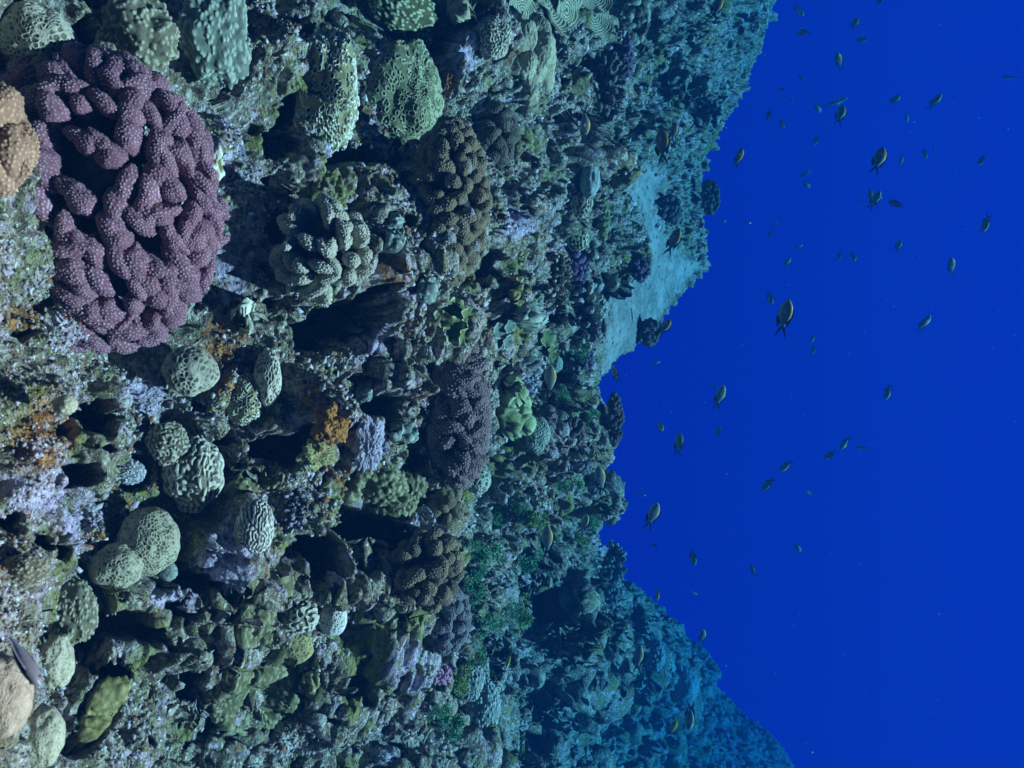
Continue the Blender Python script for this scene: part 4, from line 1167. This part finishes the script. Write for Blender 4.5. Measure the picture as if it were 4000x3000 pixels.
# nose x, y, tail x, y in the photograph, turn away from the side view in degrees, kind, water depth from the camera (0 = from its size), label
FISH = [
 (3077, 1168, 3048, 1322, 8, 'g', 1.75, 'largest pale grey damselfish in open water, nose up, black forked tail'),
 (3458, 568, 3402, 690, 15, 'g', 2.2, 'big grey damselfish with orange back, nose up, alone below the upper right group'),
 (2823, 1503, 2796, 1606, 15, 'g', 2.5, 'plump grey damselfish in mid water directly right of a thin pale fish'),
 (2657, 1690, 2644, 1788, 10, 'g', 2.6, 'slim grey damselfish nose up beside the head on yellow fish'),
 (2566, 1960, 2526, 2078, 15, 'g', 2.2, 'dark damselfish with yellow edged head, nearest the notch of the reef edge'),
 (3300, 404, 3262, 498, 20, 'g', 2.7, 'grey damselfish just under a thin silver fish, upper right'),
 (3432, 748, 3396, 822, 20, 'g', 3.2, 'damselfish overlapping another one just right of it, below the big orange backed fish'),
 (3401, 737, 3400, 795, 25, 'g', 3.4, 'half hidden damselfish behind the left of an overlapping pair'),
 (3628, 1232, 3584, 1300, 20, 'g', 3.2, 'dark grey damselfish alone at the right of mid water, nose up'),
 (3841, 907, 3864, 830, 15, 'g', 3.2, 'grey damselfish nose down near the right edge'),
 (3705, 1006, 3729, 1082, 25, 'g', 3.4, 'grey damselfish with raised side fin, left of the nose down fish at the right edge'),
 (3522, 935, 3495, 990, 20, 's', 3.6, 'pale faced damselfish nose up, midway above the lone dark grey fish'),
 (3667, 373, 3630, 424, 35, 'g', 3.2, 'green edged damselfish turning, farthest right of the upper right row'),
 (3520, 367, 3466, 414, 20, 'g', 3.8, 'blue grey damselfish slanting, second from the right in the upper right row'),
 (3258, 215, 3298, 264, 40, 'o', 3.0, 'orange tinted oval damselfish high in the water, tail to the lower right'),
 (3140, 100, 3136, 156, 62, 'o', 3.0, 'orange headed damselfish seen almost head on, near the top of the reef edge'),
 (3132, 68, 3107, 8, 25, 's', 3.4, 'pale damselfish diving nose down at the top right of the reef edge'),
 (3354, 63, 3322, 124, 20, 'g', 3.6, 'small grey damselfish nose up near the top, above the orange tinted oval fish'),
 (3452, -16, 3424, 18, 20, 'k', 3.4, 'dark fish cut by the top border, only the forked tail showing'),
 (3379, 128, 3364, 184, 65, 'g', 4.6, 'thin dim fish seen edge on below the small grey one near the top'),
 (3136, 320, 3122, 288, 30, 'g', 5.0, 'tiny dim fish nose down right of the upper reef edge'),
 (3065, 340, 3034, 364, 20, 'k', 4.2, 'tiny dark fish with a white face beside the upper reef edge'),
 (3067, 384, 3060, 398, 40, 'g', 5.2, 'faint speck like fish below the tiny white faced dark fish'),
 (3098, 398, 3090, 386, 40, 'g', 5.2, 'faint greenish fish right of the faint speck like fish'),
 (3292, 396, 3228, 406, 55, 'w', 3.6, 'thin silver fish lying nearly level in the picture above a grey damselfish'),
 (3210, 436, 3175, 400, 25, 's', 3.8, 'small pale fish slanting nose down left of the thin silver fish'),
 (3057, 506, 3049, 458, 20, 'g', 4.6, 'dim fish nose down next to the reef edge, under two faint ones'),
 (3001, 466, 3006, 424, 30, 'k', 4.2, 'dark fish hugging the reef edge, nose down, white nosed'),
 (3229, 462, 3226, 448, 30, 'k', 5.4, 'dark speck of a fish below the small pale slanting one'),
 (3549, 475, 3536, 440, 35, 'g', 4.6, 'dim rounded fish below the slanting blue grey damselfish'),
 (3178, 569, 3195, 522, 20, 'g', 4.4, 'dim fish nose down alone left of the big orange backed fish'),
 (3521, 641, 3524, 596, 20, 'g', 4.6, 'faint fish nose down right of the big orange backed fish'),
 (3611, 621, 3614, 572, 20, 'g', 4.6, 'faint fish nose down, left of a fainter round one'),
 (3650, 590, 3646, 570, 45, 'g', 5.4, 'faintest round fish in the upper right quarter'),
 (3818, 645, 3856, 600, 15, 'k', 4.0, 'dark slim fish slanting nose down near the right edge'),
 (3922, 292, 3984, 312, 30, 'g', 4.3, 'ghostly blurred fish at the far right edge'),
 (3164, 668, 3120, 692, 25, 'w', 4.0, 'small slender fish pointing right, above another small one'),
 (3168, 732, 3130, 708, 25, 'g', 4.2, 'small slender fish below the other small slender one'),
 (3373, 798, 3358, 776, 30, 'g', 5.2, 'ghostly fish left of the overlapping pair'),
 (3472, 786, 3534, 808, 15, 'k', 4.0, 'dark slim fish lying level, right of the overlapping pair'),
 (3034, 868, 3012, 880, 30, 'g', 5.2, 'faint small fish right of the sand, nearest the reef'),
 (2998, 922, 3024, 900, 20, 'k', 4.8, 'dim dark fish right of the sand and below a faint small one'),
 (3085, 961, 3068, 958, 30, 's', 4.8, 'tiny fish with a bright head, left of a slender bright headed fish'),
 (3140, 953, 3092, 976, 20, 'w', 3.8, 'slender bright headed fish pointing to the right'),
 (3083, 1009, 3064, 1046, 35, 'g', 3.6, 'plump dark fish below the slender bright headed fish'),
 (3275, 1017, 3286, 978, 20, 'g', 4.8, 'thin dim fish nose down, left of a stubby white tailed fish'),
 (3330, 1022, 3336, 976, 40, 'g', 3.8, 'stubby dark fish nose down with a white tail base'),
 (3590, 1000, 3578, 1016, 40, 'g', 5.4, 'small dim oval fish below the pale faced damselfish'),
 (3013, 1190, 3002, 1132, 15, 'g', 3.2, 'dim damselfish nose down left of the largest pale grey one'),
 (3165, 1338, 3188, 1300, 20, 'g', 4.6, 'faint fish nose down, upper of two below the largest pale one'),
 (3168, 1382, 3188, 1346, 20, 'g', 4.8, 'faint fish nose down, lower of two below the largest pale one'),
 (3384, 1295, 3356, 1302, 30, 'w', 5.2, 'tiny faint fish lying level in the middle of the water'),
 (3455, 1560, 3482, 1494, 15, 'g', 3.2, 'blue backed damselfish nose down in the right middle of the water'),
 (3283, 1757, 3321, 1700, 15, 'g', 3.4, 'upper of two trailing damselfish swimming down and left, yellow bellied'),
 (3216, 1792, 3274, 1756, 15, 'g', 3.5, 'lower of two trailing damselfish, blue and slanting left'),
 (3346, 1746, 3404, 1752, 30, 'y', 3.8, 'slender olive yellow fish pointing left beside two trailing damselfish'),
 (3043, 1837, 3104, 1799, 15, 'g', 3.4, 'blue grey damselfish slanting left, between two other slanting pairs'),
 (2976, 1914, 3026, 1864, 15, 'g', 2.9, 'darker damselfish slanting left, lowest of the slanting row'),
 (3146, 1916, 3178, 1938, 25, 'y', 4.2, 'tiny yellowish fish right of the lowest slanting damselfish'),
 (3130, 2160, 3104, 2116, 25, 's', 3.6, 'small pale nosed fish diving in the lower middle of the water'),
 (2711, 2208, 2701, 2140, 15, 'g', 2.9, 'damselfish nose down with dark tail, below the dark yellow edged one'),
 (2934, 2208, 2951, 2250, 20, 'g', 3.6, 'small damselfish nose up in the lower water'),
 (2800, 1508, 2760, 1500, 30, 'w', 3.6, 'thin pale fish with a white face touching the plump damselfish'),
 (2812, 1665, 2799, 1712, 25, 's', 3.6, 'small pale nosed damselfish right of the slim grey one'),
 (2578, 1682, 2582, 1640, 65, 'y', 2.4, 'yellow faced fish seen head on with raised black fins'),
 (2486, 1922, 2522, 1922, 25, 'y', 3.2, 'small yellow fish pointing left above the dark yellow edged damselfish'),
 (2566, 2136, 2546, 2122, 25, 'k', 3.6, 'tiny dark fish with one white spot below the dark yellow edged damselfish'),
 (2508, 2232, 2500, 2220, 30, 'k', 3.8, 'dark speck of a fish with a white dot near the far slope'),
 (2579, 1410, 2543, 1427, 20, 's', 3.2, 'small silvery fish pointing right at the foot of the sand'),
 (2585, 498, 2588, 655, 8, 'o', 1.75, 'large orange backed damselfish nose up in front of the upper slope'),
 (2638, 480, 2622, 566, 15, 'o', 2.1, 'dimmer orange damselfish right behind the large orange backed one'),
 (2290, 522, 2278, 408, 15, 'g', 1.7, 'grey damselfish nose down in front of a dark recess, yellow faced'),
 (2527, 88, 2488, 154, 20, 'k', 1.9, 'dim grey damselfish in the shade at the top right of the reef'),
 (2818, -20, 2778, 88, 10, 'o', 1.9, 'brown backed damselfish cut by the top border in front of the reef'),
 (2958, 52, 2928, 110, 20, 'k', 2.6, 'dim damselfish over the reef just inside the top right edge'),
 (2896, 92, 2892, 156, 25, 'k', 2.5, 'very dim damselfish left of the other dim one at the top'),
 (2897, 580, 2870, 660, 15, 'o', 2.4, 'brown backed damselfish nose up just off the reef edge above the sand'),
 (2918, 530, 2934, 536, 30, 'y', 3.2, 'tiny yellowish fish right above the brown backed one at the reef edge'),
 (2652, 893, 2602, 1004, 15, 'o', 2.0, 'orange backed damselfish hovering over the bright sand'),
 (2621, 1245, 2566, 1318, 20, 'o', 2.2, 'dark orange damselfish at the lower rim of the sand'),
 (2357, 1243, 2361, 1332, 10, 'd', 1.7, 'slim black wrasse beside the whitish finger coral'),
 (2392, 1433, 2416, 1496, 20, 'g', 2.0, 'grey damselfish by the reef edge under the sand'),
 (2148, 1423, 2150, 1566, 8, 'g', 1.45, 'large grey damselfish with yellow shoulder in front of the lower middle slope'),
 (2104, 914, 2091, 962, 15, 'y', 1.55, 'slender bright yellow fish over olive coral'),
 (2112, 1014, 2102, 1006, 40, 'y', 1.6, 'tiny pale yellow fish in a dark hole below the bright yellow one'),
 (2772, 900, 2750, 916, 30, 'o', 2.6, 'small dim orange fish beside the dark shaggy coral'),
 (2833, 858, 2826, 880, 30, 's', 3.2, 'small silvery green fish at the reef edge level with the sand'),
 (2322, 1753, 2290, 1808, 20, 'g', 1.8, 'dim yellow backed damselfish in front of the tall dark coral'),
 (2335, 1817, 2357, 1944, 10, 'g', 1.75, 'large dark damselfish with yellow shoulder at the notch of the reef edge'),
 (2160, 1912, 2150, 1950, 45, 'g', 1.7, 'dim round fish close to green algae on the slope'),
 (2294, 2008, 2262, 2094, 15, 'g', 1.8, 'grey damselfish nose up close to a green algae tuft'),
 (2136, 2052, 2138, 2190, 8, 'g', 1.5, 'large dark damselfish with yellow back in front of the lower slope'),
 (2564, 2342, 2576, 2290, 35, 'y', 2.5, 'yellow fish nose down where the far slope meets the water'),
 (2726, 2326, 2690, 2304, 25, 'y', 3.2, 'small olive fish pointing down and right off the far slope'),
 (2742, 2453, 2744, 2524, 30, 'g', 2.8, 'dim damselfish with dark twin tail at the rim of the far slope'),
 (2500, 2519, 2484, 2634, 8, 'g', 2.1, 'pale damselfish nose up in front of the hazy far slope'),
 (2334, 2768, 2346, 2848, 25, 'k', 1.9, 'very dark damselfish beside a shadowed hole at the bottom'),
 (2626, 2876, 2646, 2782, 40, 'y', 2.4, 'yellow edged fish nose down at the bottom, left of a grey one'),
 (2687, 2848, 2702, 2738, 12, 'g', 2.3, 'grey damselfish nose down at the bottom, right of the yellow edged one'),
 (2640, 2628, 2642, 2612, 30, 'k', 2.8, 'tiny dark fish with a white spot on the far slope'),
 (1976, 2606, 2000, 2540, 20, 'y', 1.45, 'yellow green fish at the edge of a blue hole, lower right of the reef'),
 (1398, 2696, 1286, 2716, 15, 'k', .95, 'dark triangular fish resting on pale rubble near the bottom'),
 (190, 2660, -40, 2430, 20, 'b', .44, 'blurred blue grey fish cut by the left border, lower left corner'),
]
fish_list = []
for (hx, hy, tx, ty, yaw, kind, dep, lab) in FISH:
    o, first = proto(kind)
    fish_list.append((o, first, hx, hy, tx, ty, yaw, kind, dep, lab))
bpy.context.view_layer.update()
kids = {}
for o in bpy.data.objects:
    kids.setdefault(o, [])
    if o.parent is not None:
        kids.setdefault(o.parent, []).append(o)
for k, (o, first, hx, hy, tx, ty, yaw, kind, dep, lab) in enumerate(fish_list):
    c = o if first else copy_tree(o)
    cx, cy = (hx + tx) / 2, (hy + ty) / 2
    if cx < float(crest(cy)) + 20:
        _, _, sdp = surf(cx, cy, 12)
        dep = min(dep, sdp * .90)
    L = math.hypot(hx - tx, hy - ty)
    yr = math.radians(yaw) * (1 if k % 2 else -1)
    fw = (hx - tx) / L * CU + (hy - ty) / L * CR
    fw = fw * math.cos(yr) + CF * math.sin(yr)
    up = np.array([0, 0, 1.0]) + .25 * CF * (1 if k % 3 else -.5)
    if kind == 'b':
        up = np.array([0, 0, .6]) - CF
    up = up - fw * (up @ fw)
    if np.linalg.norm(up) < .35:      # swimming straight up or down
        up = -CF + .4 * CR - fw * ((-CF + .4 * CR) @ fw)
    up /= np.linalg.norm(up)
    sd_ = np.cross(up, fw)
    length = L * dep * PXM / max(.45, math.cos(yr))
    mt = np.eye(4); mt[:3, 0] = fw * length; mt[:3, 1] = sd_ * length; mt[:3, 2] = up * length; mt[:3, 3] = P(cx, cy, dep)
    c.matrix_world = Matrix(mt.tolist())
    tag(c, lab, 'fish', 'damselfish hovering off the reef' if kind in 'gosk' else None)

# drifting specks, countless
r_ = np.random.default_rng(11)
sp_n = 150
sp = P(r_.uniform(2300, 4000, sp_n), r_.uniform(0, 3000, sp_n), r_.uniform(1.5, 4.0, sp_n))
oc = np.array([(1, 0, 0), (-1, 0, 0), (0, 1, 0), (0, -1, 0), (0, 0, 1), (0, 0, -1)], float)
ot = np.array([(0, 2, 4), (2, 1, 4), (1, 3, 4), (3, 0, 4), (2, 0, 5), (1, 2, 5), (3, 1, 5), (0, 3, 5)])
ss = np.minimum(np.abs(r_.normal(size=(sp_n, 1, 1))), 1.3) * .0010 + .0006
sv = (oc[None] * ss * r_.uniform(.5, 1.6, (sp_n, 1, 3)) + sp[:, None]).reshape(-1, 3)
specks = put('drifting_specks', mesh_from('drifting_specks', sv, None, (ot[None] + np.arange(sp_n)[:, None, None] * 6).reshape(-1, 3)), plain('plankton', (.42, .42, .40)))
tag(specks, 'tiny pale specks of plankton drifting in the open water', None, kind='stuff')
# ------------------------------------------------------------------ the water between things: an even, faintly blue volume
hv = np.array([(x_, y_, z_) for x_ in (-14, 14) for y_ in (-1.5, 17) for z_ in (-9, 1.55)], float)
hq = [(0, 1, 3, 2), (4, 6, 7, 5), (0, 4, 5, 1), (2, 3, 7, 6), (0, 2, 6, 4), (1, 5, 7, 3)]
hm = bpy.data.materials.new('water_haze')
hm.use_nodes = True
hnt = hm.node_tree
for n in list(hnt.nodes):
    hnt.nodes.remove(n)
ho = hnt.nodes.new('ShaderNodeOutputMaterial')
pv = hnt.nodes.new('ShaderNodeVolumePrincipled')
pv.inputs['Color'].default_value = (.001, .0135, .0415, 1)
pv.inputs['Density'].default_value = 1.06
pv.inputs['Absorption Color'].default_value = (.0027, .57, .932, 1)
pv.inputs['Anisotropy'].default_value = 0.0
hnt.links.new(pv.outputs[0], ho.inputs['Volume'])
haze = put('haze', mesh_from('haze', hv, hq, smooth_shade=False), hm)
tag(haze, 'clear blue sea water filling the whole view', None, kind='stuff')
